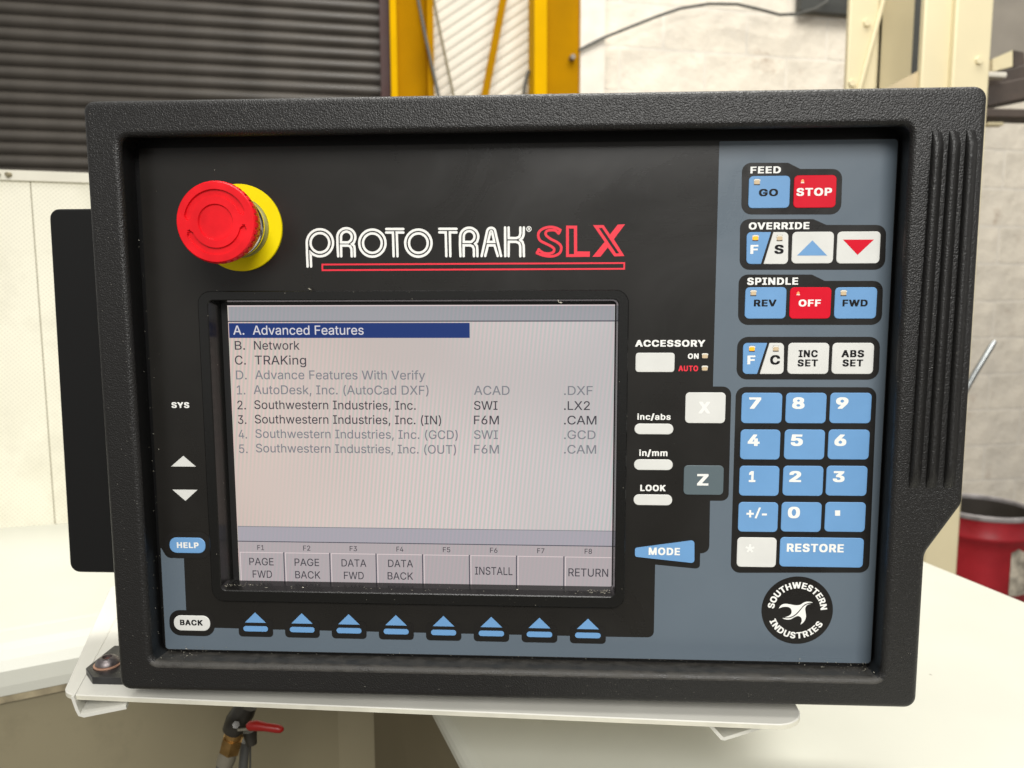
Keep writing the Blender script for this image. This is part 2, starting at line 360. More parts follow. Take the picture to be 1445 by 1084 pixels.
def sheet(mb, loops, z, mi=0):
    pts = [p for l in loops for p in l]; fs = []
    for t in tess(loops):
        a, b, c = (pts[i] for i in t)
        ar = (b[0] - a[0]) * (c[1] - a[1]) - (c[0] - a[0]) * (b[1] - a[1])
        if abs(ar) < 1e-13: continue
        fs.append(tuple(t) if ar > 0 else (t[0], t[2], t[1]))
    mb.add([W(p[0], p[1], z) for p in pts], fs, mi)
def bridge(mb, ra, za, rb, zb, mi=0):
    n = len(ra)
    mb.add([W(p[0], p[1], za) for p in ra] + [W(p[0], p[1], zb) for p in rb], [(i, (i + 1) % n, n + (i + 1) % n, n + i) for i in range(n)], mi)
def flat(name, loop, z, m, parent, thick=0.0, bev=0.0):
    """flat print or low pad: outline at height z, with sides going down by thick"""
    mb = MB(); ls = loop if isinstance(loop[0][0], (list, tuple)) else [loop]
    sheet(mb, ls, z)
    if thick: bridge(mb, ls[0], z, ls[0], z - thick)
    return mb.obj(name, m, parent)

# ------------------------------------------------------------------ lettering
CAP = .509
def letters(data):   # letter shapes as polygons, 1/1000 em
    T = {' ': (.20, [])}
    for ln in data.strip('\n').split('\n'):
        parts = ln[1:].split('|'); T[ln[0]] = (int(parts[0]) / 1000, [[(int(a) / 1000, int(b) / 1000) for a, b in zip(t.split()[::2], t.split()[1::2])] for t in parts[1:]])
    return T
BOLD = letters('''A550|-18 -24 -22 -18 -22 22 162 528 172 534 306 534 310 533 315 528 498 30 501 20 501 -20 492 -25 364 -25 356 -20 308 116 174 117 170 114 122 -22 114 -25 -14 -25|268 224 268 230 238 310 210 226 212 224
B526|26 -24 22 -18 22 530 30 534 286 534 308 532 334 527 354 520 372 510 392 496 404 484 419 464 431 434 435 414 436 344 433 320 428 304 422 294 414 282 400 268 426 244 439 226 448 208 454 186 456 168 455 96 447 64 435 40 416 19 396 3 362 -13 326 -22 294 -25 30 -25|164 83 238 83 266 88 282 95 298 106 312 128 314 140 308 156 296 174 288 182 264 198 248 203 226 206 164 206|164 311 224 311 248 317 266 326 283 344 295 368 294 378 285 396 268 414 242 424 218 427 164 426
C580|168 -23 128 -6 100 11 84 25 66 42 46 68 29 100 19 124 9 160 3 200 2 292 9 348 14 370 24 398 46 440 60 458 78 478 99 496 116 508 156 528 190 537 222 541 312 541 344 537 388 524 416 510 446 488 466 468 483 444 498 416 509 380 511 368 510 327 502 323 376 323 370 328 360 358 347 380 330 398 317 408 300 418 268 428 244 422 226 413 212 404 189 384 172 360 158 332 149 304 142 262 144 230 150 200 165 162 181 136 191 124 210 106 222 97 244 87 268 81 302 92 330 111 343 124 353 138 363 158 370 180 376 185 504 185 511 180 511 138 505 112 497 90 478 56 452 26 416 -1 382 -17 348 -27 312 -32 222 -32 190 -28
D572|24 -22 22 -18 22 530 30 534 274 534 296 532 326 527 360 516 388 502 416 482 446 452 462 430 474 406 482 388 493 350 500 294 500 216 493 160 482 122 473 102 461 80 446 59 435 46 418 30 386 7 354 -8 330 -16 306 -21 268 -25 30 -25|164 82 210 83 242 88 276 100 296 113 314 129 331 150 346 182 354 208 360 248 359 272 350 316 336 350 319 376 293 400 266 414 240 422 202 427 166 427 163 426 163 84
E489|24 -22 22 -18 22 530 30 534 402 534 408 531 410 528 410 434 409 430 404 427 164 426 164 312 386 311 392 308 393 304 393 210 392 207 384 204 164 204 163 84 166 82 406 82 412 78 413 76 412 -21 404 -25 30 -25
F480|24 -22 22 -18 22 530 30 534 398 534 406 531 407 528 407 434 406 430 400 427 166 427 163 424 164 304 378 302 383 300 384 296 384 200 376 196 164 196 163 -20 154 -25 30 -25
G590|154 -18 122 -3 100 11 68 40 49 64 35 86 25 108 14 138 6 176 3 202 2 292 9 350 18 384 25 402 47 442 76 478 98 496 114 508 152 527 188 537 220 541 310 541 348 536 382 526 410 512 442 490 467 466 484 442 499 414 511 378 512 328 504 324 376 324 370 328 357 360 344 379 330 396 316 408 296 419 270 427 260 427 242 421 214 406 188 383 169 356 158 332 149 304 142 262 144 230 150 200 158 176 170 152 182 135 203 112 222 97 244 87 268 81 276 82 306 92 330 108 343 122 354 136 365 158 370 172 368 174 254 174 246 178 245 180 245 274 246 278 254 281 510 281 515 278 516 274 516 166 511 128 501 94 489 70 474 48 446 19 414 -4 372 -22 342 -29 314 -32 224 -32 186 -27
H587|23 -22 22 -18 22 530 30 534 154 534 163 530 164 314 352 314 354 316 354 530 362 534 486 534 494 530 495 528 494 -21 486 -25 362 -25 354 -20 353 206 166 207 163 204 163 -20 154 -25 30 -25
I370|-2 -24 -7 -18 -6 78 2 82 78 82 80 84 80 424 78 427 2 427 -6 431 -7 530 2 534 298 534 302 533 307 528 306 431 298 427 224 427 221 424 221 84 224 82 298 82 306 78 307 -20 298 -25 2 -25
J466|68 -11 48 2 27 22 16 38 6 58 0 78 -5 114 -5 194 4 198 130 197 136 192 136 156 139 134 143 122 152 104 167 88 184 80 194 83 205 90 218 104 227 122 231 136 234 156 234 530 242 534 366 534 370 533 374 528 374 114 368 72 357 44 342 22 324 5 312 -5 296 -14 276 -23 248 -30 228 -32 130 -31 96 -24
K537|23 -22 22 -18 22 530 30 534 154 534 162 530 163 358 164 355 314 518 330 533 334 534 478 534 485 530 486 528 485 486 299 286 486 22 486 -21 478 -25 342 -25 336 -22 192 176 163 146 162 -21 154 -25 30 -25
L463|392 -25 30 -25 22 -20 22 528 26 533 30 534 154 534 163 528 164 83 393 82 398 78 399 76 399 -18 398 -22
M698|23 -22 22 -18 22 528 23 530 30 534 182 534 190 530 314 212 438 530 446 534 598 534 605 530 606 528 606 -18 605 -22 598 -25 474 -25 466 -20 466 194 462 190 380 -20 372 -25 254 -24 247 -20 164 192 160 196 160 -20 152 -25 30 -25
N593|23 -22 22 -18 22 530 30 534 166 534 174 530 356 242 360 238 361 530 370 534 492 534 500 530 501 528 500 -21 492 -25 358 -25 350 -21 168 264 164 268 163 -20 154 -25 30 -25
O603|156 -19 130 -7 100 11 68 40 57 54 39 80 24 110 15 136 6 176 3 202 2 292 9 348 14 370 24 398 47 440 67 466 86 486 120 511 156 528 190 537 222 541 312 541 358 534 388 524 406 515 432 499 447 486 467 466 487 440 500 418 518 374 524 350 530 306 531 216 524 160 518 134 508 106 487 68 466 40 452 27 418 1 378 -19 344 -28 312 -32 222 -32 190 -28|266 81 292 88 316 100 332 112 350 131 365 154 379 186 386 212 391 244 389 282 381 318 371 342 355 370 336 392 316 409 292 421 268 428 244 422 218 409 202 397 182 374 165 348 154 322 147 294 142 262 144 230 153 190 162 166 177 140 196 119 218 100 244 87
P515|24 -22 22 -18 22 530 30 534 294 533 320 529 342 523 360 515 388 497 413 474 427 454 440 420 446 390 447 316 445 298 435 260 428 244 418 228 402 209 384 194 354 177 334 169 304 163 282 161 164 160 162 -21 154 -25 30 -25|164 268 212 267 244 272 268 283 287 302 296 316 302 332 305 348 304 354 294 384 284 398 268 412 246 422 224 426 164 426
Q603|502 -72 498 -73 370 -73 361 -66 336 -33 332 -30 312 -32 222 -32 190 -28 168 -23 130 -7 100 12 68 40 47 68 33 92 22 116 13 142 6 176 2 216 2 292 5 326 9 350 20 388 39 428 68 467 88 487 110 504 130 516 156 528 176 534 202 539 222 541 312 541 344 537 388 524 424 504 446 487 466 468 487 440 503 412 518 374 527 332 531 292 530 202 527 176 520 142 510 112 500 90 487 68 461 34 506 -26 506 -66|242 88 244 90 242 92 207 138 207 178 208 180 216 184 344 184 352 179 365 162 368 161 376 178 384 202 391 244 389 282 381 318 371 342 355 370 336 392 316 409 292 421 268 428 244 422 218 409 202 397 182 374 165 348 154 322 147 294 142 262 143 236 149 204 158 176 170 152 183 132 204 110 222 97
R519|26 -24 22 -18 22 530 30 534 282 534 316 530 344 523 368 513 386 502 401 490 416 474 426 458 437 436 443 414 447 384 447 320 444 294 440 278 427 248 418 233 402 217 373 196 372 194 466 22 466 -21 458 -25 324 -25 320 -24 311 -14 212 172 208 173 166 173 163 170 162 -21 154 -25 30 -25|164 280 214 280 240 283 268 293 278 300 288 310 300 330 305 348 305 356 296 384 287 398 278 406 264 416 232 425 214 427 164 426
S517|108 -21 82 -10 54 9 33 30 18 52 5 84 1 104 0 156 1 158 8 162 136 162 142 158 145 140 151 124 168 102 188 88 222 77 252 84 276 98 286 106 294 116 301 128 305 140 300 150 292 160 268 178 228 193 150 214 112 228 90 238 68 252 54 263 39 278 22 306 16 326 14 342 15 412 19 432 26 450 35 466 46 480 73 504 106 523 140 535 182 541 272 541 310 536 346 524 368 513 388 498 404 484 421 462 433 436 438 412 439 360 438 356 430 353 306 353 299 358 296 374 289 390 276 407 252 422 224 431 200 424 180 412 163 392 156 374 164 360 178 347 194 336 242 318 312 300 350 287 396 260 418 240 427 228 437 212 443 192 446 172 446 108 443 86 436 64 418 34 398 13 368 -8 344 -19 324 -26 300 -31 270 -34 178 -34 142 -30
T519|160 -24 155 -18 155 426 152 427 2 427 -2 428 -6 434 -6 530 2 534 446 534 450 533 455 528 455 434 454 430 446 427 298 427 295 426 295 -20 286 -25 164 -25
U587|87 12 61 38 40 70 28 102 23 128 22 530 30 534 154 534 162 530 162 190 165 168 171 150 179 134 191 116 203 104 228 88 242 83 262 80 292 89 316 105 327 116 339 134 346 148 352 170 355 190 355 530 364 534 486 534 494 531 495 528 495 140 491 110 484 86 475 66 462 45 451 32 430 13 398 -9 360 -24 318 -32 214 -33 184 -30 150 -22 128 -13 110 -4
V550|170 -24 166 -20 162 -12 -20 482 -22 490 -22 530 -14 534 114 534 122 530 237 206 242 198 357 530 366 534 492 534 496 533 501 528 501 488 317 -20 308 -25 174 -25
W756|118 -21 -22 486 -22 528 -21 530 -14 534 112 534 120 530 194 250 268 530 276 534 410 534 414 533 419 528 482 282 492 249 565 530 574 534 700 534 707 530 708 528 708 486 570 -16 567 -22 560 -25 426 -25 418 -21 344 250 339 240 268 -21 260 -25 126 -25
X544|-19 -22 -20 -18 -20 22 147 260 -8 487 -9 528 -8 530 0 534 134 534 138 533 149 520 238 390 240 390 333 526 340 533 344 534 476 534 483 530 484 528 484 487 328 262 494 22 494 -18 493 -22 486 -25 352 -25 348 -24 339 -14 238 132 235 132 132 -18 124 -24 120 -25 -12 -25
Y542|170 -24 165 -18 165 188 -22 488 -22 530 -14 534 120 534 128 531 233 360 236 357 344 531 352 534 484 534 488 533 493 528 493 488 306 188 306 -20 298 -25 174 -25
Z508|6 -22 4 -18 4 68 249 426 246 427 8 427 3 430 2 434 2 530 10 534 426 534 434 531 435 528 435 440 190 84 192 82 430 82 436 78 437 76 436 -21 428 -25 12 -25
0523|154 -28 130 -20 108 -9 86 8 70 23 58 38 45 60 35 80 25 110 15 156 10 212 11 314 15 352 22 388 36 430 45 448 58 470 70 484 86 500 116 521 142 533 166 539 184 541 270 541 302 536 320 530 340 520 361 506 380 489 394 472 407 450 418 428 428 398 438 352 443 296 442 194 438 156 431 120 418 80 407 58 395 38 383 24 368 8 334 -15 300 -28 270 -32 184 -32|228 80 240 86 258 100 268 112 281 134 292 164 297 184 303 218 306 254 304 282 299 316 292 346 283 370 272 390 258 409 238 425 226 429 206 419 192 404 182 392 171 372 161 346 155 320 150 290 147 254 152 204 159 170 170 140 180 120 192 104 206 90 216 84
1523|44 -24 39 -22 38 -18 38 74 39 76 46 80 172 80 174 82 174 370 172 372 168 369 118 333 56 333 52 334 48 340 48 448 166 534 308 534 313 530 314 528 314 82 316 80 420 80 428 76 429 74 429 -20 420 -25
2523|30 -24 26 -18 26 69 239 296 254 316 269 340 276 354 280 372 275 388 270 398 261 410 244 423 222 430 200 419 184 404 172 382 166 360 165 342 160 338 34 337 28 342 28 394 34 432 44 456 61 482 89 508 120 526 152 537 182 541 268 541 302 536 320 530 340 521 365 504 384 486 399 466 410 444 416 424 419 402 419 342 416 318 410 298 400 276 378 242 326 182 234 83 236 82 418 82 422 81 427 76 427 -20 418 -25 34 -25
3523|74 -1 54 13 39 28 27 42 16 64 9 86 6 108 6 150 10 156 14 157 140 157 147 152 154 124 166 106 174 97 188 88 204 81 218 78 244 86 262 98 273 108 280 118 286 132 289 146 284 164 274 181 262 195 242 210 218 218 202 221 182 223 128 223 119 228 119 320 208 422 210 426 40 427 36 428 32 434 32 530 40 534 402 534 406 533 410 528 410 440 300 314 338 302 373 282 397 260 409 244 419 226 426 206 430 186 431 114 426 84 419 64 410 48 395 28 380 13 354 -6 322 -21 282 -30 262 -32 174 -32 154 -30 112 -20
4523|252 -25 245 -22 244 -18 243 80 8 80 3 84 2 86 2 178 209 530 218 534 342 534 349 528 349 488 265 344 268 343 372 343 380 339 381 190 384 188 442 188 451 184 451 86 442 80 382 79 381 -18 376 -24 372 -25|174 188 244 189 244 307 241 306 178 198 174 190
5523|100 -10 75 6 57 24 45 38 35 56 26 80 23 96 22 148 23 152 30 155 154 155 160 150 168 122 181 104 198 89 208 83 220 80 242 88 257 100 266 110 282 138 287 154 288 164 279 194 264 218 244 236 222 247 214 248 190 240 158 221 94 221 40 227 29 232 29 276 58 530 66 534 396 534 400 533 404 528 404 434 402 430 396 427 190 427 181 360 182 358 270 359 288 357 314 351 334 343 358 329 374 316 394 294 405 278 418 250 425 226 429 196 428 118 422 88 411 62 390 30 367 8 342 -10 318 -21 298 -27 264 -32 178 -32 138 -26 120 -20
6523|132 -21 114 -13 94 0 68 22 46 52 33 86 28 110 26 130 26 194 32 232 41 258 58 294 87 344 214 530 222 534 354 534 360 528 360 488 259 340 260 339 278 339 310 335 330 329 348 320 374 302 392 284 408 262 420 232 427 190 426 112 422 90 415 70 400 42 375 12 344 -10 310 -25 270 -32 184 -32 158 -29|226 78 248 89 264 104 280 130 287 154 287 162 281 182 266 208 252 223 240 230 226 235 208 228 187 210 172 186 165 162 165 152 171 132 184 109 204 90
7523|64 -24 59 -18 59 22 263 426 260 427 30 427 25 430 24 434 24 530 32 534 420 534 424 533 429 528 429 428 204 -20 194 -25 68 -25
8523|126 -23 104 -14 82 -2 64 11 49 24 28 54 22 66 16 88 14 104 14 166 19 196 29 220 41 240 70 268 48 298 39 316 33 340 32 410 34 426 40 448 52 472 72 495 106 519 140 534 182 541 270 541 300 537 320 531 340 522 360 510 388 485 401 468 409 454 418 426 420 410 420 350 417 330 411 312 403 296 382 268 406 246 419 228 428 210 436 186 439 164 439 106 436 84 430 66 414 37 392 13 360 -9 330 -22 300 -29 272 -32 180 -32 148 -28|226 77 252 84 272 97 288 116 296 140 294 150 286 166 269 186 250 199 234 205 224 206 202 199 182 185 166 166 158 150 156 140 164 116 180 97 200 84|226 319 244 326 262 341 272 356 279 376 273 394 263 408 250 421 226 430 202 421 191 410 179 392 173 376 180 356 192 339 206 327
9523|98 -25 92 -20 92 22 193 168 192 170 174 170 144 174 124 180 104 189 74 211 56 231 46 246 33 276 28 298 26 318 26 384 30 414 36 434 53 468 74 493 98 512 136 531 160 538 184 541 268 541 296 537 318 531 344 518 372 498 394 474 405 458 416 434 423 410 426 390 427 316 422 284 412 250 396 216 369 170 238 -21 230 -25|226 273 246 281 264 298 280 324 287 348 286 360 281 376 270 398 253 416 240 425 226 430 204 420 188 404 173 380 165 352 168 336 174 320 186 300 204 283
/319|-18 -101 -24 -96 -24 -54 139 552 142 555 148 558 266 558 273 552 273 510 110 -94 108 -98 100 -101
i217|32 -15 26 -12 25 -8 25 388 34 394 134 394 141 390 142 388 142 -10 132 -15|18 452 13 468 14 504 19 516 25 522 36 531 46 536 58 539 116 538 136 528 146 518 151 510 154 498 154 468 151 456 144 446 136 439 120 430 108 428 52 429 32 438
n460|26 -12 25 -8 26 390 34 394 130 394 139 390 142 384 166 394 186 398 258 399 286 395 304 390 322 381 340 368 358 349 371 328 379 306 384 278 384 -11 376 -15 278 -15 268 -10 267 244 259 272 244 294 228 307 210 312 186 304 166 288 152 268 144 242 142 226 142 -10 132 -15 34 -15
c446|122 -12 90 4 62 27 48 43 34 62 24 82 16 102 10 128 7 150 6 212 11 254 16 274 25 296 43 328 66 354 94 375 116 386 136 393 174 399 240 399 266 396 282 392 308 382 326 372 346 358 371 330 381 312 390 290 390 266 380 261 324 247 284 247 275 252 260 282 250 292 240 302 228 308 210 313 188 308 170 297 156 282 143 264 135 246 127 214 124 188 128 154 137 124 151 100 170 79 188 68 208 63 236 72 246 79 258 92 268 106 276 128 286 132 326 132 382 118 390 114 391 110 391 90 383 68 362 36 344 17 314 -3 280 -17 242 -23 174 -23 150 -20
a439|58 -3 42 9 29 22 16 40 6 62 2 88 2 128 5 148 9 160 17 176 28 188 40 199 80 219 128 231 230 244 242 250 247 262 242 280 230 298 216 308 198 314 176 310 158 301 142 286 128 264 120 259 78 259 28 273 13 280 13 300 19 316 29 334 50 357 80 377 110 390 150 398 228 399 246 397 282 388 306 377 320 368 337 352 348 336 360 308 364 286 364 -11 356 -15 258 -15 248 -9 222 -19 202 -23 130 -24 94 -18|126 88 132 80 144 70 168 62 184 64 202 71 216 82 228 94 236 106 242 118 247 134 248 159 182 151 160 146 146 140 132 130 124 118 121 104
b474|332 -1 296 -17 260 -23 186 -22 162 -16 142 -6 138 -12 130 -15 34 -15 25 -10 25 518 26 521 34 524 132 524 142 520 142 385 164 394 196 399 260 399 296 393 314 387 334 377 354 363 373 344 393 314 408 278 417 230 418 164 413 122 403 84 387 52 373 34 354 15|220 64 236 68 249 76 266 91 278 106 285 120 294 146 300 188 298 212 294 232 287 254 278 272 264 289 250 302 240 308 222 313 204 309 188 300 173 286 162 272 149 242 143 212 141 192 143 166 149 136 155 120 164 104 174 90 188 77 202 69
s415|86 -10 60 4 46 15 25 38 15 58 9 76 8 102 10 106 18 110 72 122 114 122 122 118 131 94 145 76 160 67 178 62 200 65 218 74 232 88 237 98 238 104 231 120 214 133 200 138 118 157 92 166 58 185 38 203 25 226 19 254 20 302 23 316 29 330 43 350 58 365 72 374 102 389 134 397 154 399 232 398 266 391 292 379 312 365 325 352 341 330 352 302 352 282 350 278 342 274 290 262 248 262 240 266 230 288 214 306 202 313 186 316 166 310 152 300 143 290 138 276 142 266 149 256 164 247 184 240 264 221 286 213 320 195 340 176 353 154 359 126 358 78 355 64 349 50 330 24 314 9 280 -10 252 -18 216 -23 148 -23 116 -19
m660|25 -10 25 388 26 391 34 394 130 394 138 391 142 387 162 396 180 400 248 401 270 398 286 392 306 380 322 367 344 382 362 391 380 397 406 401 466 401 500 395 526 383 546 368 559 354 568 342 581 308 585 278 585 -8 584 -12 576 -15 478 -15 468 -10 467 260 461 282 450 297 436 307 418 313 400 308 382 292 371 276 364 252 363 -8 362 -12 354 -15 256 -15 246 -10 246 256 241 278 232 292 214 308 200 313 180 306 164 293 149 268 144 252 142 236 142 -10 132 -15 34 -15''')
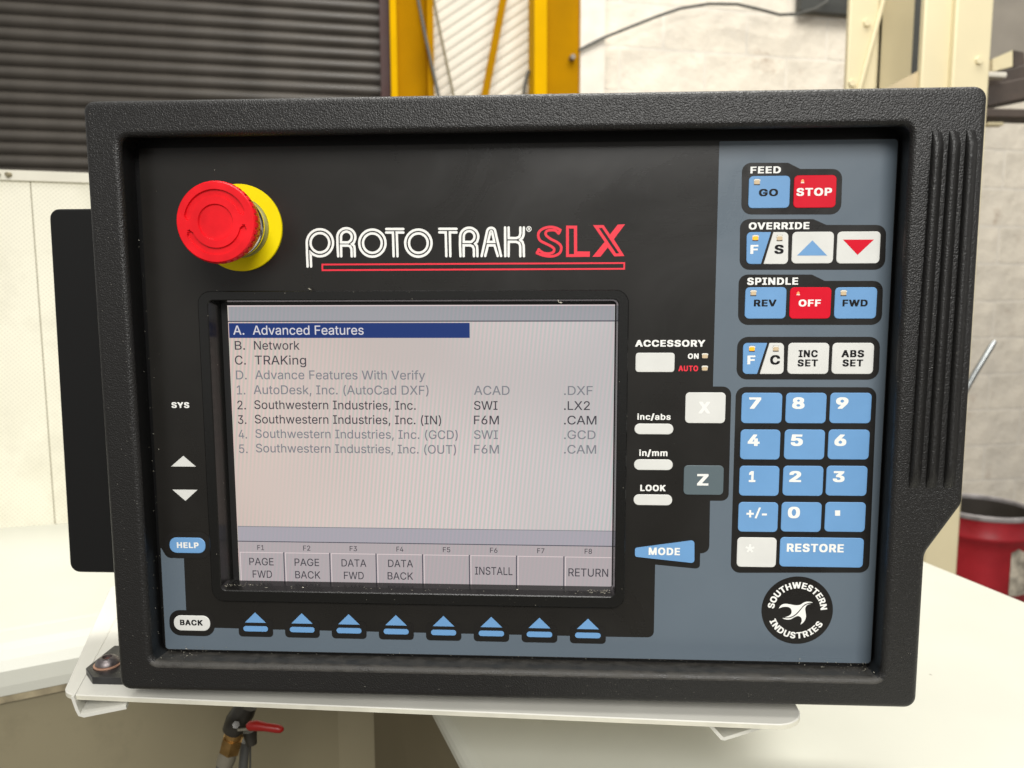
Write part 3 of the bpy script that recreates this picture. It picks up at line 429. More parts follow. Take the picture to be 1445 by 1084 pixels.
LIGHT = letters('''A480|13 -4 12 4 15 14 196 512 200 513 280 513 464 14 467 4 466 -3 394 -4 390 -3 340 138 140 138 137 136 90 -3 86 -4|164 203 314 203 316 204 287 286 240 435 237 434 197 304 162 206
B456|57 -4 56 512 258 513 280 511 306 506 336 494 358 478 379 456 391 434 400 404 402 388 402 360 399 338 392 318 380 300 368 288 352 276 330 266 360 253 380 240 397 222 414 192 421 162 422 122 417 92 408 70 390 44 368 25 344 12 308 1 266 -4|130 62 254 61 286 65 312 74 332 90 341 102 348 118 351 142 348 158 342 174 330 191 320 201 302 214 280 223 254 227 130 226|130 290 244 289 266 293 296 306 304 313 317 326 326 342 330 354 332 368 331 384 326 400 319 414 306 428 298 434 280 442 264 446 246 448 130 448
C510|250 -11 204 -4 184 2 160 13 134 29 118 42 100 59 88 75 63 116 47 160 40 192 37 218 36 276 43 332 48 352 58 380 80 422 94 442 111 460 146 488 184 507 204 513 230 518 250 520 284 520 316 516 360 503 386 490 413 470 438 444 456 416 471 378 477 352 477 346 474 344 405 344 393 378 376 403 362 417 346 430 312 445 276 452 250 451 216 443 196 433 168 414 146 390 128 358 115 322 108 278 108 230 116 184 131 144 156 108 170 93 188 80 206 70 226 63 250 58 274 57 298 60 324 68 346 79 362 92 377 106 387 120 397 140 405 164 474 164 477 162 477 156 467 118 456 94 446 76 427 52 398 28 366 9 334 -3 296 -10
D502|57 -4 56 512 246 513 268 511 298 506 326 497 346 488 370 474 390 459 406 443 431 408 444 380 454 352 463 308 466 276 466 234 461 188 448 140 436 112 422 88 401 62 372 37 340 19 302 5 278 0 240 -4|130 61 238 62 270 67 294 75 322 90 344 107 359 124 375 152 388 192 394 230 395 266 388 318 376 356 358 387 334 411 306 430 272 442 242 447 132 448 129 446 129 64
E419|57 -4 56 512 375 512 376 450 374 448 130 447 130 290 358 290 359 288 359 228 356 225 130 224 129 64 132 61 378 61 379 58 378 -3
F410|57 -4 56 512 372 512 373 450 372 448 130 447 130 283 348 282 350 280 350 220 348 217 130 216 129 -2 126 -4
G520|252 -11 218 -7 196 -2 172 7 152 17 122 37 103 56 92 69 68 106 55 134 48 156 38 208 36 232 36 276 43 332 52 366 59 384 81 426 110 460 144 488 180 506 198 512 228 518 248 520 282 520 320 515 354 505 386 489 414 467 438 442 457 414 465 398 474 372 478 354 478 346 476 345 405 346 387 384 376 400 362 414 338 433 318 442 302 447 272 452 248 451 214 442 186 428 170 416 154 400 135 372 120 338 111 302 107 266 107 242 110 212 120 170 136 136 156 108 177 88 206 70 240 60 276 57 304 61 334 71 348 79 362 89 384 113 398 138 407 164 410 194 280 196 279 258 282 260 480 260 482 258 482 182 477 144 471 122 462 100 440 65 414 37 384 16 344 -1 298 -10
H517|57 -4 56 512 126 513 129 512 130 294 386 293 388 296 388 512 390 513 460 512 460 -3 390 -4 388 -2 387 228 132 228 129 226 129 -2 126 -4
I300|28 -4 27 -2 28 60 112 61 114 62 114 446 112 448 28 448 27 512 30 513 272 513 273 510 272 448 190 448 187 446 187 64 190 61 272 60 273 -2 270 -4
J396|112 2 92 12 75 26 60 40 45 64 35 90 31 110 29 130 29 176 32 177 101 176 103 128 109 104 123 82 134 70 152 60 180 54 208 57 228 65 238 72 248 82 261 104 265 118 268 140 268 512 270 513 338 513 340 510 340 130 335 94 325 66 308 40 286 18 262 4 236 -6 200 -11 170 -11 134 -6
K467|57 -4 56 512 126 513 129 512 128 262 130 259 172 309 360 512 451 512 451 504 251 288 452 5 452 -3 368 -3 198 235 129 162 128 -3
L393|364 -4 56 -3 57 512 126 513 129 510 130 62 364 61 365 58 365 -2
M628|57 -4 56 512 154 513 157 512 286 180 314 92 347 190 471 512 474 513 571 512 572 -3 502 -4 500 -2 500 336 502 400 497 392 461 288 347 -2 344 -4 284 -4 282 -3 279 2 165 288 124 402 126 338 126 -2 124 -4
N523|57 -4 56 512 138 513 142 511 351 182 396 105 395 136 395 510 398 513 466 512 466 -3 386 -4 382 -2 196 288 128 406 126 407 129 320 129 -2 126 -4
O533|250 -11 204 -4 184 2 160 13 124 37 103 56 92 70 76 92 63 116 47 160 40 192 37 218 36 276 43 332 48 352 58 380 81 424 101 450 120 468 142 486 158 495 196 511 238 519 284 520 330 513 350 507 374 496 392 486 414 469 442 438 469 396 486 350 492 322 496 290 497 232 490 176 484 152 474 124 453 84 432 58 420 45 400 29 376 14 338 -2 296 -10|260 57 296 60 324 69 354 86 379 108 398 136 413 168 422 204 426 242 425 282 417 328 405 360 388 388 369 410 340 432 324 440 304 447 272 452 238 449 206 439 177 422 156 402 132 366 120 338 111 302 107 266 108 228 115 186 128 150 148 116 172 92 194 76 226 63
P445|57 -4 56 512 254 513 282 510 304 505 338 490 356 478 370 467 386 448 396 430 408 396 413 362 412 322 406 292 393 258 379 238 359 218 334 202 306 190 276 184 254 182 130 182 129 -2 126 -4|130 247 250 247 284 255 308 270 318 280 330 300 337 320 340 342 340 356 336 380 329 398 318 414 308 425 292 436 260 446 240 448 130 448
R449|57 -4 56 512 268 512 294 508 316 502 346 488 362 477 377 462 389 446 401 424 406 410 412 380 413 336 410 312 404 288 394 266 384 250 370 235 358 226 340 214 324 207 322 204 431 6 432 -3 352 -4 348 -3 242 194 132 194 129 192 129 -2 126 -4|130 260 254 260 282 266 298 273 312 282 324 294 332 308 339 330 341 348 340 368 335 390 329 404 321 414 310 425 294 436 282 441 260 446 242 448 130 448
S447|176 -10 148 -4 114 9 87 26 72 40 58 58 44 86 36 114 34 130 35 140 106 141 117 106 128 90 146 75 160 67 180 59 206 54 230 53 260 57 280 63 302 74 315 84 328 100 338 118 342 138 340 154 334 168 326 177 312 190 298 198 256 214 152 244 112 263 86 281 66 304 56 322 52 334 48 358 48 386 50 402 57 426 72 453 92 476 120 495 150 509 188 518 210 520 244 520 272 517 306 508 330 497 355 480 370 467 387 444 396 426 403 402 404 375 334 374 328 398 323 408 313 420 298 433 280 443 262 450 242 454 218 455 196 452 172 445 152 434 138 420 128 406 120 386 119 374 122 358 128 345 144 330 166 315 214 297 252 288 314 269 350 251 370 236 393 212 402 196 407 184 412 154 412 126 410 110 402 82 384 50 366 31 338 12 302 -3 264 -11 242 -13 206 -13
T449|190 -4 189 -2 189 446 186 448 30 448 28 450 28 512 30 513 420 513 421 510 421 450 420 448 264 448 261 446 261 -2 258 -4
U517|140 16 111 38 86 68 69 98 59 132 56 158 56 512 126 513 128 512 128 174 131 152 138 130 148 112 157 100 170 86 188 73 206 65 226 59 252 56 266 56 304 62 334 76 348 86 361 100 373 116 380 132 386 152 389 174 389 512 392 513 460 512 461 158 454 114 445 90 437 76 423 56 406 38 376 16 348 2 306 -9 276 -12 242 -12 212 -9 172 1
V480|200 -4 18 488 12 504 12 512 86 513 89 512 197 208 239 76 242 73 278 188 390 512 394 513 466 512 467 506 464 496 283 -2 280 -4
W686|152 -3 12 504 13 512 84 513 87 510 171 188 194 89 209 160 302 512 382 513 385 510 465 206 492 91 506 150 598 510 602 513 674 512 674 504 534 -3 454 -4 450 -2 362 324 342 405 321 314 235 -2 232 -4
X474|15 -4 14 4 16 8 193 260 27 502 25 506 26 512 108 512 210 362 238 316 258 350 302 416 369 512 372 513 449 512 450 506 448 502 283 262 458 8 460 4 460 -3 378 -3 290 122 262 164 238 205 184 122 96 -2 92 -4
Y472|200 -4 199 -2 199 204 15 500 12 506 12 512 14 513 92 513 96 512 207 330 236 277 267 334 376 512 380 513 458 513 459 506 456 500 272 204 272 -2 270 -4
Z438|39 -4 38 51 260 376 312 448 308 449 38 448 36 450 36 512 400 512 400 457 180 134 127 62 130 60 402 61 403 58 402 -3
0453|212 -11 172 -4 156 2 138 11 118 26 104 40 80 74 69 98 59 126 49 174 44 228 45 298 53 356 66 402 83 438 104 468 130 491 146 501 170 512 202 519 242 520 280 513 314 497 346 472 360 454 373 434 384 410 394 382 404 334 409 280 408 210 400 152 387 106 369 68 349 40 334 26 316 12 286 -3 252 -10|224 54 250 57 270 66 292 84 308 104 319 126 331 166 337 200 340 238 339 286 333 332 323 372 310 400 292 426 272 442 254 451 230 456 206 453 180 442 158 422 148 408 134 382 124 352 116 308 113 270 114 222 118 186 127 146 142 110 157 88 174 72 196 60
1453|74 -4 72 -2 72 56 74 59 206 59 208 62 208 438 206 439 88 354 84 354 82 356 82 430 194 513 278 513 280 510 280 60 282 59 394 58 395 -2 392 -4
2453|62 -4 60 -2 60 52 273 280 296 310 307 330 313 348 316 368 315 384 310 404 304 416 291 430 280 439 264 448 238 455 220 456 204 454 188 449 170 440 156 427 144 412 138 400 132 376 130 358 64 358 62 360 62 378 64 396 68 414 76 436 94 464 114 483 138 500 172 514 200 519 240 520 274 515 306 503 332 486 350 470 365 450 374 432 382 408 385 386 385 358 380 328 371 304 361 284 327 238 282 188 164 62 166 61 392 61 393 58 393 -2 390 -4
3453|118 11 98 23 80 37 61 60 50 80 45 96 40 124 41 136 112 136 118 112 124 100 132 89 146 75 164 65 176 60 202 55 226 54 260 60 276 67 296 80 308 92 318 110 324 132 325 150 320 176 309 198 296 213 274 229 254 237 230 242 210 244 156 244 153 246 154 304 274 440 278 448 68 448 66 450 66 512 375 512 376 456 234 296 236 294 256 294 278 291 312 280 332 269 348 257 363 242 375 226 384 210 392 190 397 158 397 132 394 110 388 88 380 72 360 44 332 19 304 4 272 -6 234 -11 190 -10 150 -2
4453|346 -4 278 -3 278 98 276 101 38 101 36 102 37 164 231 494 244 513 312 513 315 512 315 504 117 168 120 167 277 168 278 320 280 322 346 322 347 168 350 167 416 166 417 104 414 101 348 100 347 -2
5453|142 4 120 16 102 29 90 42 77 58 65 82 60 96 56 122 57 134 124 134 136 102 148 86 164 71 180 62 196 57 216 54 234 55 256 60 272 68 290 81 300 93 313 114 320 132 324 156 324 168 320 192 313 212 304 226 297 236 278 254 264 262 250 268 222 273 192 270 160 260 130 242 84 246 64 250 63 260 92 512 94 513 368 513 370 510 370 450 368 448 156 448 140 316 140 313 142 313 168 327 192 335 216 338 242 338 266 335 296 326 322 313 340 298 360 277 376 252 384 234 392 204 395 178 394 136 390 112 380 84 364 57 341 32 314 11 290 0 270 -6 248 -10 206 -11 174 -7
6453|178 -6 146 6 118 24 96 46 79 72 67 102 62 126 60 146 60 176 66 214 82 258 114 316 247 512 250 513 324 513 326 506 324 502 194 314 222 318 250 318 290 312 306 306 326 296 340 285 358 268 377 238 386 214 391 192 393 172 393 142 388 108 377 78 356 46 334 24 306 5 276 -6 242 -11 212 -11|222 52 238 53 256 57 272 65 288 76 302 91 313 110 320 130 323 152 321 178 315 200 307 216 295 232 284 241 264 253 246 259 230 261 212 260 194 256 178 248 166 239 150 222 138 202 131 180 129 164 130 142 133 128 142 106 154 88 166 75 182 64 200 56
7453|94 -4 94 6 316 446 314 448 60 448 58 450 58 512 394 512 395 444 170 -2 166 -4
8453|208 -11 176 -7 140 3 112 18 88 36 70 58 56 84 49 112 48 148 51 170 56 188 64 206 76 223 100 248 114 257 135 266 114 278 99 292 83 312 71 340 66 366 66 394 71 422 82 448 92 463 106 477 126 493 148 505 168 513 192 518 210 520 242 520 284 513 304 505 328 492 355 468 367 452 376 434 384 410 386 392 385 358 379 334 369 312 354 292 336 277 317 266 340 256 356 244 372 228 385 210 394 194 402 170 405 148 405 122 401 98 388 66 372 44 348 23 320 6 282 -6 244 -11|172 63 192 57 220 53 256 56 288 67 304 79 314 89 327 110 332 128 333 144 330 160 324 176 316 189 302 204 292 212 270 223 242 230 220 231 198 228 174 220 156 208 142 195 128 176 122 160 119 142 121 122 126 108 137 90 156 72|220 294 232 294 256 298 272 305 286 314 296 324 306 340 312 354 315 372 314 388 310 404 304 416 293 430 280 441 266 448 250 453 230 456 212 455 198 452 184 447 166 436 156 426 145 410 140 396 137 380 138 364 142 348 149 334 158 322 170 311 186 302 204 296
9453|128 -4 126 2 128 8 257 196 230 191 202 191 164 197 146 203 128 213 114 223 99 236 83 258 74 274 67 292 62 316 60 336 60 368 67 408 76 432 97 464 121 486 148 503 176 514 212 520 252 519 280 513 308 502 338 481 360 458 378 426 389 394 393 362 392 324 384 286 371 252 345 204 205 -2 202 -4|222 247 238 248 258 253 276 261 288 270 302 286 314 306 321 328 323 346 322 366 315 394 307 410 297 424 282 438 264 448 246 454 230 456 212 455 196 451 180 444 166 433 154 421 140 400 133 380 129 356 130 338 134 318 141 300 153 282 167 268 184 257 204 250
.188|74 -5 64 0 56 8 48 22 46 32 46 50 50 66 57 76 65 82 80 90 104 91 118 87 134 76 142 64 145 50 145 32 142 20 136 10 128 2 118 -5 104 -8 86 -8
,188|35 -122 34 -114 64 74 66 75 140 74 141 66 88 -121 86 -123
(273|174 -100 170 -96 154 -66 133 -22 118 16 101 72 91 124 86 168 85 230 87 260 95 318 110 388 135 466 161 522 174 543 238 543 240 542 240 534 222 496 202 446 185 394 172 344 165 310 159 268 155 220 155 192 162 128 178 62 196 8 240 -92 240 -98 238 -100
)273|36 -100 33 -98 33 -92 75 2 99 76 114 148 118 192 118 220 109 304 94 372 69 452 53 494 33 534 33 540 36 543 100 543 104 538 121 506 144 452 160 402 173 348 180 310 187 248 188 184 186 154 176 90 161 34 137 -30 104 -96 98 -100
a389|98 -3 82 5 64 18 48 34 40 46 32 64 26 94 26 120 29 142 39 166 51 180 64 191 90 205 108 212 144 220 240 232 256 236 266 242 270 248 272 256 271 270 265 290 253 306 234 319 210 326 190 327 174 325 146 315 130 305 119 294 102 270 94 270 38 287 37 294 43 310 61 336 80 354 100 368 134 381 168 387 212 388 250 382 272 374 297 360 314 344 331 314 338 292 341 266 341 -2 338 -4 274 -4 273 38 272 39 254 18 240 7 222 -2 198 -10 174 -13 146 -13 124 -10|102 82 114 68 126 59 158 50 176 49 190 51 212 57 224 63 238 73 252 86 266 110 272 136 272 180 220 169 160 161 134 154 122 148 108 136 102 128 98 118 96 102
c396|180 -11 158 -7 138 -1 112 12 86 34 72 50 58 70 42 104 33 140 30 170 30 206 33 236 42 272 59 308 79 336 102 357 134 375 168 385 192 388 224 388 242 386 266 381 288 372 304 364 323 350 344 327 355 310 366 282 366 274 308 258 300 258 290 280 274 300 262 310 246 319 226 324 202 326 182 323 158 313 148 305 133 290 122 276 111 252 105 232 101 208 100 180 104 148 113 118 128 92 148 70 170 57 182 53 202 50 220 51 238 55 250 60 268 70 286 90 302 121 310 121 364 107 367 104 367 98 355 68 338 43 320 25 300 10 274 -2 244 -10 224 -12
d424|124 2 99 18 76 40 57 68 46 90 39 112 31 156 30 208 35 250 41 272 50 296 62 318 76 336 100 360 112 368 134 378 170 387 212 388 234 385 252 380 278 363 306 332 307 512 310 513 374 513 376 510 376 -2 374 -4 310 -4 309 48 308 49 284 19 258 1 240 -7 210 -12 180 -12 146 -6|200 51 224 53 242 59 260 69 272 80 285 98 298 126 305 152 308 180 308 198 304 232 297 258 284 282 266 302 250 314 232 322 210 326 186 324 168 319 152 310 133 292 120 274 111 256 103 224 100 198 101 168 107 136 117 110 130 88 142 75 160 62 176 55
e404|196 -12 164 -8 130 3 103 18 92 28 72 49 56 72 39 112 31 154 30 206 35 246 46 284 62 314 79 336 90 347 120 369 146 380 178 387 220 388 258 382 292 368 317 350 334 334 344 320 362 284 370 254 375 212 375 168 372 165 102 164 102 152 108 124 114 110 124 93 142 74 154 65 168 58 184 53 206 50 220 50 242 54 260 61 280 75 291 88 304 109 326 106 368 94 369 86 365 74 349 46 336 31 308 10 286 -1 254 -9 228 -12|101 226 104 225 302 225 304 228 300 248 291 272 280 289 266 304 256 312 240 320 220 325 200 326 180 323 166 318 149 308 130 292 116 272 111 262 104 242
f254|78 -4 77 -2 77 322 74 323 3 324 2 382 4 383 76 384 77 444 82 470 90 488 96 496 110 510 122 518 144 528 176 534 204 534 236 529 246 525 247 518 230 465 224 464 198 470 184 469 170 465 162 460 155 452 151 446 147 430 147 384 232 382 232 326 230 323 148 323 146 322 146 -2 144 -4
g425|106 -134 84 -119 64 -100 47 -74 48 -64 92 -39 102 -37 106 -39 128 -64 136 -72 158 -84 172 -89 188 -92 214 -93 236 -90 260 -82 280 -69 290 -59 300 -44 304 -32 307 -12 307 54 306 56 294 40 282 28 264 16 240 5 212 1 168 2 140 8 114 20 88 38 68 59 49 90 38 120 31 158 30 210 33 238 39 266 55 306 76 336 100 360 124 374 154 384 182 388 212 388 230 386 250 381 266 372 282 361 308 330 310 382 375 382 376 -24 373 -50 363 -80 346 -104 324 -125 294 -141 262 -150 224 -155 176 -154 138 -147|200 63 226 65 244 70 260 79 276 92 287 106 297 126 305 156 308 184 307 214 302 242 293 268 282 286 266 304 252 314 232 322 210 326 186 324 166 318 148 308 133 292 122 278 110 252 103 226 100 202 101 172 106 146 116 120 126 102 137 90 154 77 176 67
h410|360 -4 294 -4 292 -2 292 240 289 262 280 286 264 305 242 319 214 325 186 322 172 317 154 306 136 288 128 276 123 262 118 232 118 -3 50 -3 50 512 116 513 118 512 118 336 142 361 170 378 204 387 242 388 274 383 302 372 324 354 344 328 356 296 361 258 361 -2
i167|52 -4 49 -2 49 380 52 383 116 383 118 380 118 -2 116 -4|60 443 45 456 38 468 37 492 43 508 58 523 74 528 92 528 102 526 112 521 125 508 130 492 130 474 124 458 112 446 98 440 76 439
k381|375 -4 290 -3 154 169 128 146 118 136 118 -3 50 -3 50 512 116 513 118 512 118 220 148 248 280 382 364 382 362 373 209 216 375 6
n410|50 -4 50 382 115 382 116 333 129 348 150 368 174 380 198 386 214 388 242 388 260 386 286 379 308 368 330 348 344 328 355 300 359 278 361 258 360 -3 294 -4 292 -2 292 240 288 266 280 286 268 302 259 310 244 318 234 322 206 325 190 323 174 318 153 306 136 288 128 276 123 262 118 232 118 -2 116 -4
o415|180 -11 158 -7 138 -1 112 12 86 34 72 50 58 70 42 104 33 140 30 170 30 206 33 236 42 272 59 308 79 336 102 357 134 375 168 385 192 388 222 388 242 386 274 378 304 364 333 340 354 312 373 272 382 236 385 206 385 170 382 140 373 104 358 70 339 44 314 20 282 1 254 -8 222 -12|202 50 222 51 244 57 262 67 280 82 293 100 304 122 312 154 315 180 314 208 308 240 299 264 288 284 274 300 256 313 236 322 212 326 194 325 168 318 148 306 132 290 119 270 111 252 103 222 100 196 101 166 107 136 114 116 127 92 147 72 158 63 182 53
r259|50 -4 49 -2 49 382 52 383 115 382 116 339 138 363 150 373 168 382 200 389 246 388 247 386 246 319 240 318 204 322 188 320 166 313 154 306 140 294 130 280 121 260 118 240 118 -2 116 -4
s365|134 -8 108 -1 94 5 74 18 60 32 49 46 39 64 33 84 33 98 90 111 96 111 107 86 114 76 128 64 152 53 166 50 186 49 220 55 234 62 246 71 256 81 261 90 264 102 263 110 254 127 246 136 234 143 218 149 122 172 90 187 74 198 56 218 49 232 45 246 43 262 43 286 47 308 57 330 74 351 94 366 120 378 140 384 170 388 216 387 248 380 272 370 290 357 302 344 321 314 328 296 327 286 278 274 266 273 254 294 236 315 216 325 202 328 182 329 168 327 152 322 138 315 128 308 119 296 114 284 113 276 115 266 126 248 148 235 262 205 288 193 302 182 322 160 332 138 335 118 335 94 331 72 321 50 306 30 290 17 262 1 234 -7 198 -12 166 -12
t227|208 -5 188 -8 154 -8 132 -5 114 0 98 9 81 24 71 40 64 58 61 80 61 322 58 323 4 323 2 326 2 382 58 383 61 384 61 472 62 475 130 474 131 384 206 383 208 382 207 324 132 323 130 322 130 94 132 80 137 68 144 62 150 58 168 54 198 58 206 57 217 6 216 -2
u410|98 15 80 32 67 50 56 76 51 100 49 122 50 382 116 383 118 382 118 138 123 108 135 86 152 69 166 61 176 57 204 54 220 56 236 61 258 74 265 80 277 96 288 122 292 148 292 382 294 383 360 382 360 -3 295 -4 294 47 276 26 258 11 238 0 206 -8 168 -9 146 -6 124 0
v389|160 -4 17 364 13 376 14 382 86 383 89 382 176 142 193 82 196 79 219 158 300 382 304 383 374 382 375 376 373 368 231 -2 228 -4
w567|134 -3 19 374 20 382 88 383 92 381 146 188 170 92 197 202 248 382 318 383 320 381 366 220 387 138 395 96 398 92 418 176 476 381 478 383 548 382 549 374 432 -3 366 -4 364 -2 309 188 286 282 284 285 263 204 204 -2 200 -4
y389|44 -143 43 -134 58 -83 68 -82 96 -86 108 -83 120 -76 130 -66 138 -54 148 -30 157 -2 14 372 14 382 86 383 89 382 177 138 194 81 219 158 300 382 304 383 374 382 375 376 373 368 335 268 209 -60 192 -96 180 -112 165 -126 148 -138 130 -145 104 -149 78 -149''')
_tc = {}
def text_mesh(s, bold, track=0.0):
    """-> (verts2d, faces) of a line of text, flat, baseline 0"""
    key = (s, bold, track)
    if key in _tc: return _tc[key]
    if True:
        vs, fs, x = [], [], 0
        for ch in s:
            adv, loops = (BOLD if bold > .02 else LIGHT)[ch]; pts = [(x + a, b) for l in loops for a, b in l]
            area_ = lambda l: abs(sum(l[i][0] * l[(i + 1) % len(l)][1] - l[(i + 1) % len(l)][0] * l[i][1] for i in range(len(l))))
            def inside(pt, l):
                c = False
                for i in range(len(l)):
                    (ax, ay), (bx2, by2) = l[i - 1], l[i]
                    if (ay > pt[1]) != (by2 > pt[1]) and pt[0] < (bx2 - ax) * (pt[1] - ay) / (by2 - ay) + ax: c = not c
                return c
            outer = [l for l in loops if not any(k is not l and area_(k) > area_(l) and inside(l[0], k) for k in loops)]
            for o_ in outer:
                grp = [o_] + [l for l in loops if l not in outer and inside(l[0], o_)]
                g = [(x + a, b) for l in grp for a, b in l]; n0 = len(vs); vs += g
                for t in tessellate_polygon([[Vector((a, b, 0)) for a, b in l] for l in grp]):
                    a, b, c = (g[i] for i in t)
                    if abs((b[0] - a[0]) * (c[1] - a[1]) - (c[0] - a[0]) * (b[1] - a[1])) > 1e-9: fs.append(tuple(n0 + i for i in t))
            x += adv + track
        _tc[key] = (vs, fs); return _tc[key]
def text(s, x0, x1, yt, yb, z, m, parent, bold=0.0, name='lettering', track=0.0, plane=None):
    """text fitted between pixel columns x0..x1, capital top yt, baseline yb, laid on plane z of the panel"""
    ym = (yt + yb) / 2; pz = z if plane is None else plane
    L_, R_ = P2(x0, ym, pz), P2(x1, ym, pz); T_, B_ = P2((x0 + x1) / 2, yt, pz), P2((x0 + x1) / 2, yb, pz)
    vs, fs = text_mesh(s, bold, track)
    mnx, mxx = min(v[0] for v in vs), max(v[0] for v in vs)
    sx = (R_[0] - L_[0]) / (mxx - mnx); eb = .025 if bold > .02 else .004; cap = CAP + 2 * eb; sy = (T_[1] - B_[1]) / cap
    pts = [W(L_[0] + (v[0] - mnx) * sx, B_[1] + (v[1] + eb) * sy, z) for v in vs]
    fs2 = []
    for f in fs:
        a, b, c = (vs[i] for i in f[:3])
        fs2.append(f if (b[0] - a[0]) * (c[1] - a[1]) - (c[0] - a[0]) * (b[1] - a[1]) > 0 else f[::-1])
    return mesh_obj(name, pts, fs2, m, parent)
def stroke(mb, pts, w, z, closed=False, mi=0, cap=True):
    """a ribbon of width w along 2D points"""
    n = len(pts); P = [Vector(p).to_2d() for p in pts]; Lf, Rt = [], []
    for i in range(n):
        if closed: a, b = P[i - 1], P[(i + 1) % n]
        else: a, b = P[max(i - 1, 0)], P[min(i + 1, n - 1)]
        d1 = (P[i] - a).normalized() if (P[i] - a).length > 1e-9 else (b - P[i]).normalized()
        d2 = (b - P[i]).normalized() if (b - P[i]).length > 1e-9 else d1
        n1 = Vector((-d1.y, d1.x)); n2 = Vector((-d2.y, d2.x)); den = max(1 + n1.dot(n2), .35)
        q = (n1 + n2) / den * w / 2; Lf.append(P[i] + q); Rt.append(P[i] - q)
    m_ = n if closed else n - 1
    vs = Lf + Rt; fs = [(i + n, (i + 1) % n + n, (i + 1) % n, i) for i in range(m_)]
    if cap and not closed:
        for e, d in ((0, P[0] - P[1]), (n - 1, P[-1] - P[-2])):
            d = d.normalized(); nn = Vector((-d.y, d.x)); k0 = len(vs)
            arc = [P[e] + (nn * math.cos(a) + d * math.sin(a)) * w / 2 for a in [PI * k / 6 for k in range(7)]]
            vs += arc; fs.append(tuple(range(k0 + 6, k0 - 1, -1)))
    mb.add([W(v.x, v.y, z) for v in vs], fs, mi)
# ================================================================== THE CONTROL PANEL
panel = empty('control_panel', W(0, -.1555, -.03), 'black control panel with lit screen, blue keypad and red stop button', 'control panel')
ZF = .017
OUT = [(-.2165, .1603), (.2312, .1603), (.2318, -.0450), (.2148, -.0716), (.2150, -.1556), (-.2165, -.1560)]
OR = [.0055, .0062, .007, .010, .0062, .0062]
INN = [(-.1982, .1421), (.1963, .1424), (.1960, -.1392), (-.1977, -.1390)]
mb = MB()
rings = []
R0 = .0032
for k in range(7):
    a = PI / 2 * k / 6
    rings.append((rpoly(OUT, OR, 6, R0 * (1 - math.sin(a))), ZF - R0 * (1 - math.cos(a))))
rings.append((rpoly(OUT, OR, 6, .0018), -.045)); rings.append((rpoly(OUT, OR, 6, .004), -.050))
for (a, za), (b, zb) in zip(rings, rings[1:]): bridge(mb, b, zb, a, za)
sheet(mb, [[(x, y) for x, y in rings[-1][0]][::-1]], rings[-1][1])
inn = []
RI = [(.004, 0)] * 1
for k in range(7):           # rounded lip of the opening, then the drafted wall
    a = PI / 2 * k / 6; r = .0030
    inn.append((rpoly(INN, .0045, 6, -r * (1 - math.sin(a))), ZF - r * (1 - math.cos(a))))
inn.append((rpoly(INN, .0045, 6, -.0029), -.0022))
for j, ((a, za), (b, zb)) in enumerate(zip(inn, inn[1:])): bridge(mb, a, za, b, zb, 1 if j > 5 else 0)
sheet(mb, [rings[0][0], inn[0][0][::-1]], ZF)
SCR_HOLE = rrect(-.05265, -.02275, .2304, .1728, .0066, 6)
sheet(mb, [inn[-1][0], SCR_HOLE[::-1]], -.0022, 1)
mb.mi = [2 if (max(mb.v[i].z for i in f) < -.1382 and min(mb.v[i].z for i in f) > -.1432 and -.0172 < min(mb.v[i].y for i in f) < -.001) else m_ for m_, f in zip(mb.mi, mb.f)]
case = mesh_obj('housing', mb.v, mb.f, [m_case, m_wallshade, m_ledgelit], panel, 40, mb.mi)

# three moulded ridges on the right of the frame
for (xa, xb) in ((1321, 1287), (1345, 1311), (1369, 1336)):
    a = onz(xa, 183, ZF); b = onz(xb, 690, ZF); mb = MB(); NY = 26; prof = [(-.0018, 0), (-.0017, .0018), (-.0010, .0028), (.0, .0030), (.0014, .0024), (.0028, .0010), (.0042, 0)]
    rows = []
    for j in range(NY + 1):
        t = j / NY; y = a.y + (b.y - a.y) * t; x = a.x + (b.x - a.x) * t; e = min(t, 1 - t) * (a.y - b.y); s_ = min(1, max(0, e / .004)) ** .5
        rows.append([W(x + px, y, ZF - .0002 + pz * s_ + .0002 * (s_ > 0)) for px, pz in prof])
    n = len(prof)
    mb.add([p for r in rows for p in r], [(j * n + i, (j + 1) * n + i, (j + 1) * n + i + 1, j * n + i + 1) for j in range(NY) for i in range(n - 1)])
    mb.obj('ridge', m_case, panel, 60)

# dark case at the back, showing on the left
mb = MB(); RB = [P2(70, 295, -.05), (-.05, P2(70, 295, -.05)[1]), (-.05, P2(98, 808, -.05)[1]), P2(98, 808, -.05)]
RB[0] = (-.2835, RB[0][1]); RB[3] = (-.2862, RB[3][1])
for (ins, z0, z1) in ((0.0, -.0515, -.078),):
    a = rpoly(RB, .006, 6, .0008); b = rpoly(RB, .006, 6, 0)
    sheet(mb, [a], -.0505); bridge(mb, b, -.0513, a, -.0505); bridge(mb, b, -.078, b, -.0513); sheet(mb, [b[::-1]], -.078)
mb.obj('rear_case', m_rear, panel, 30)

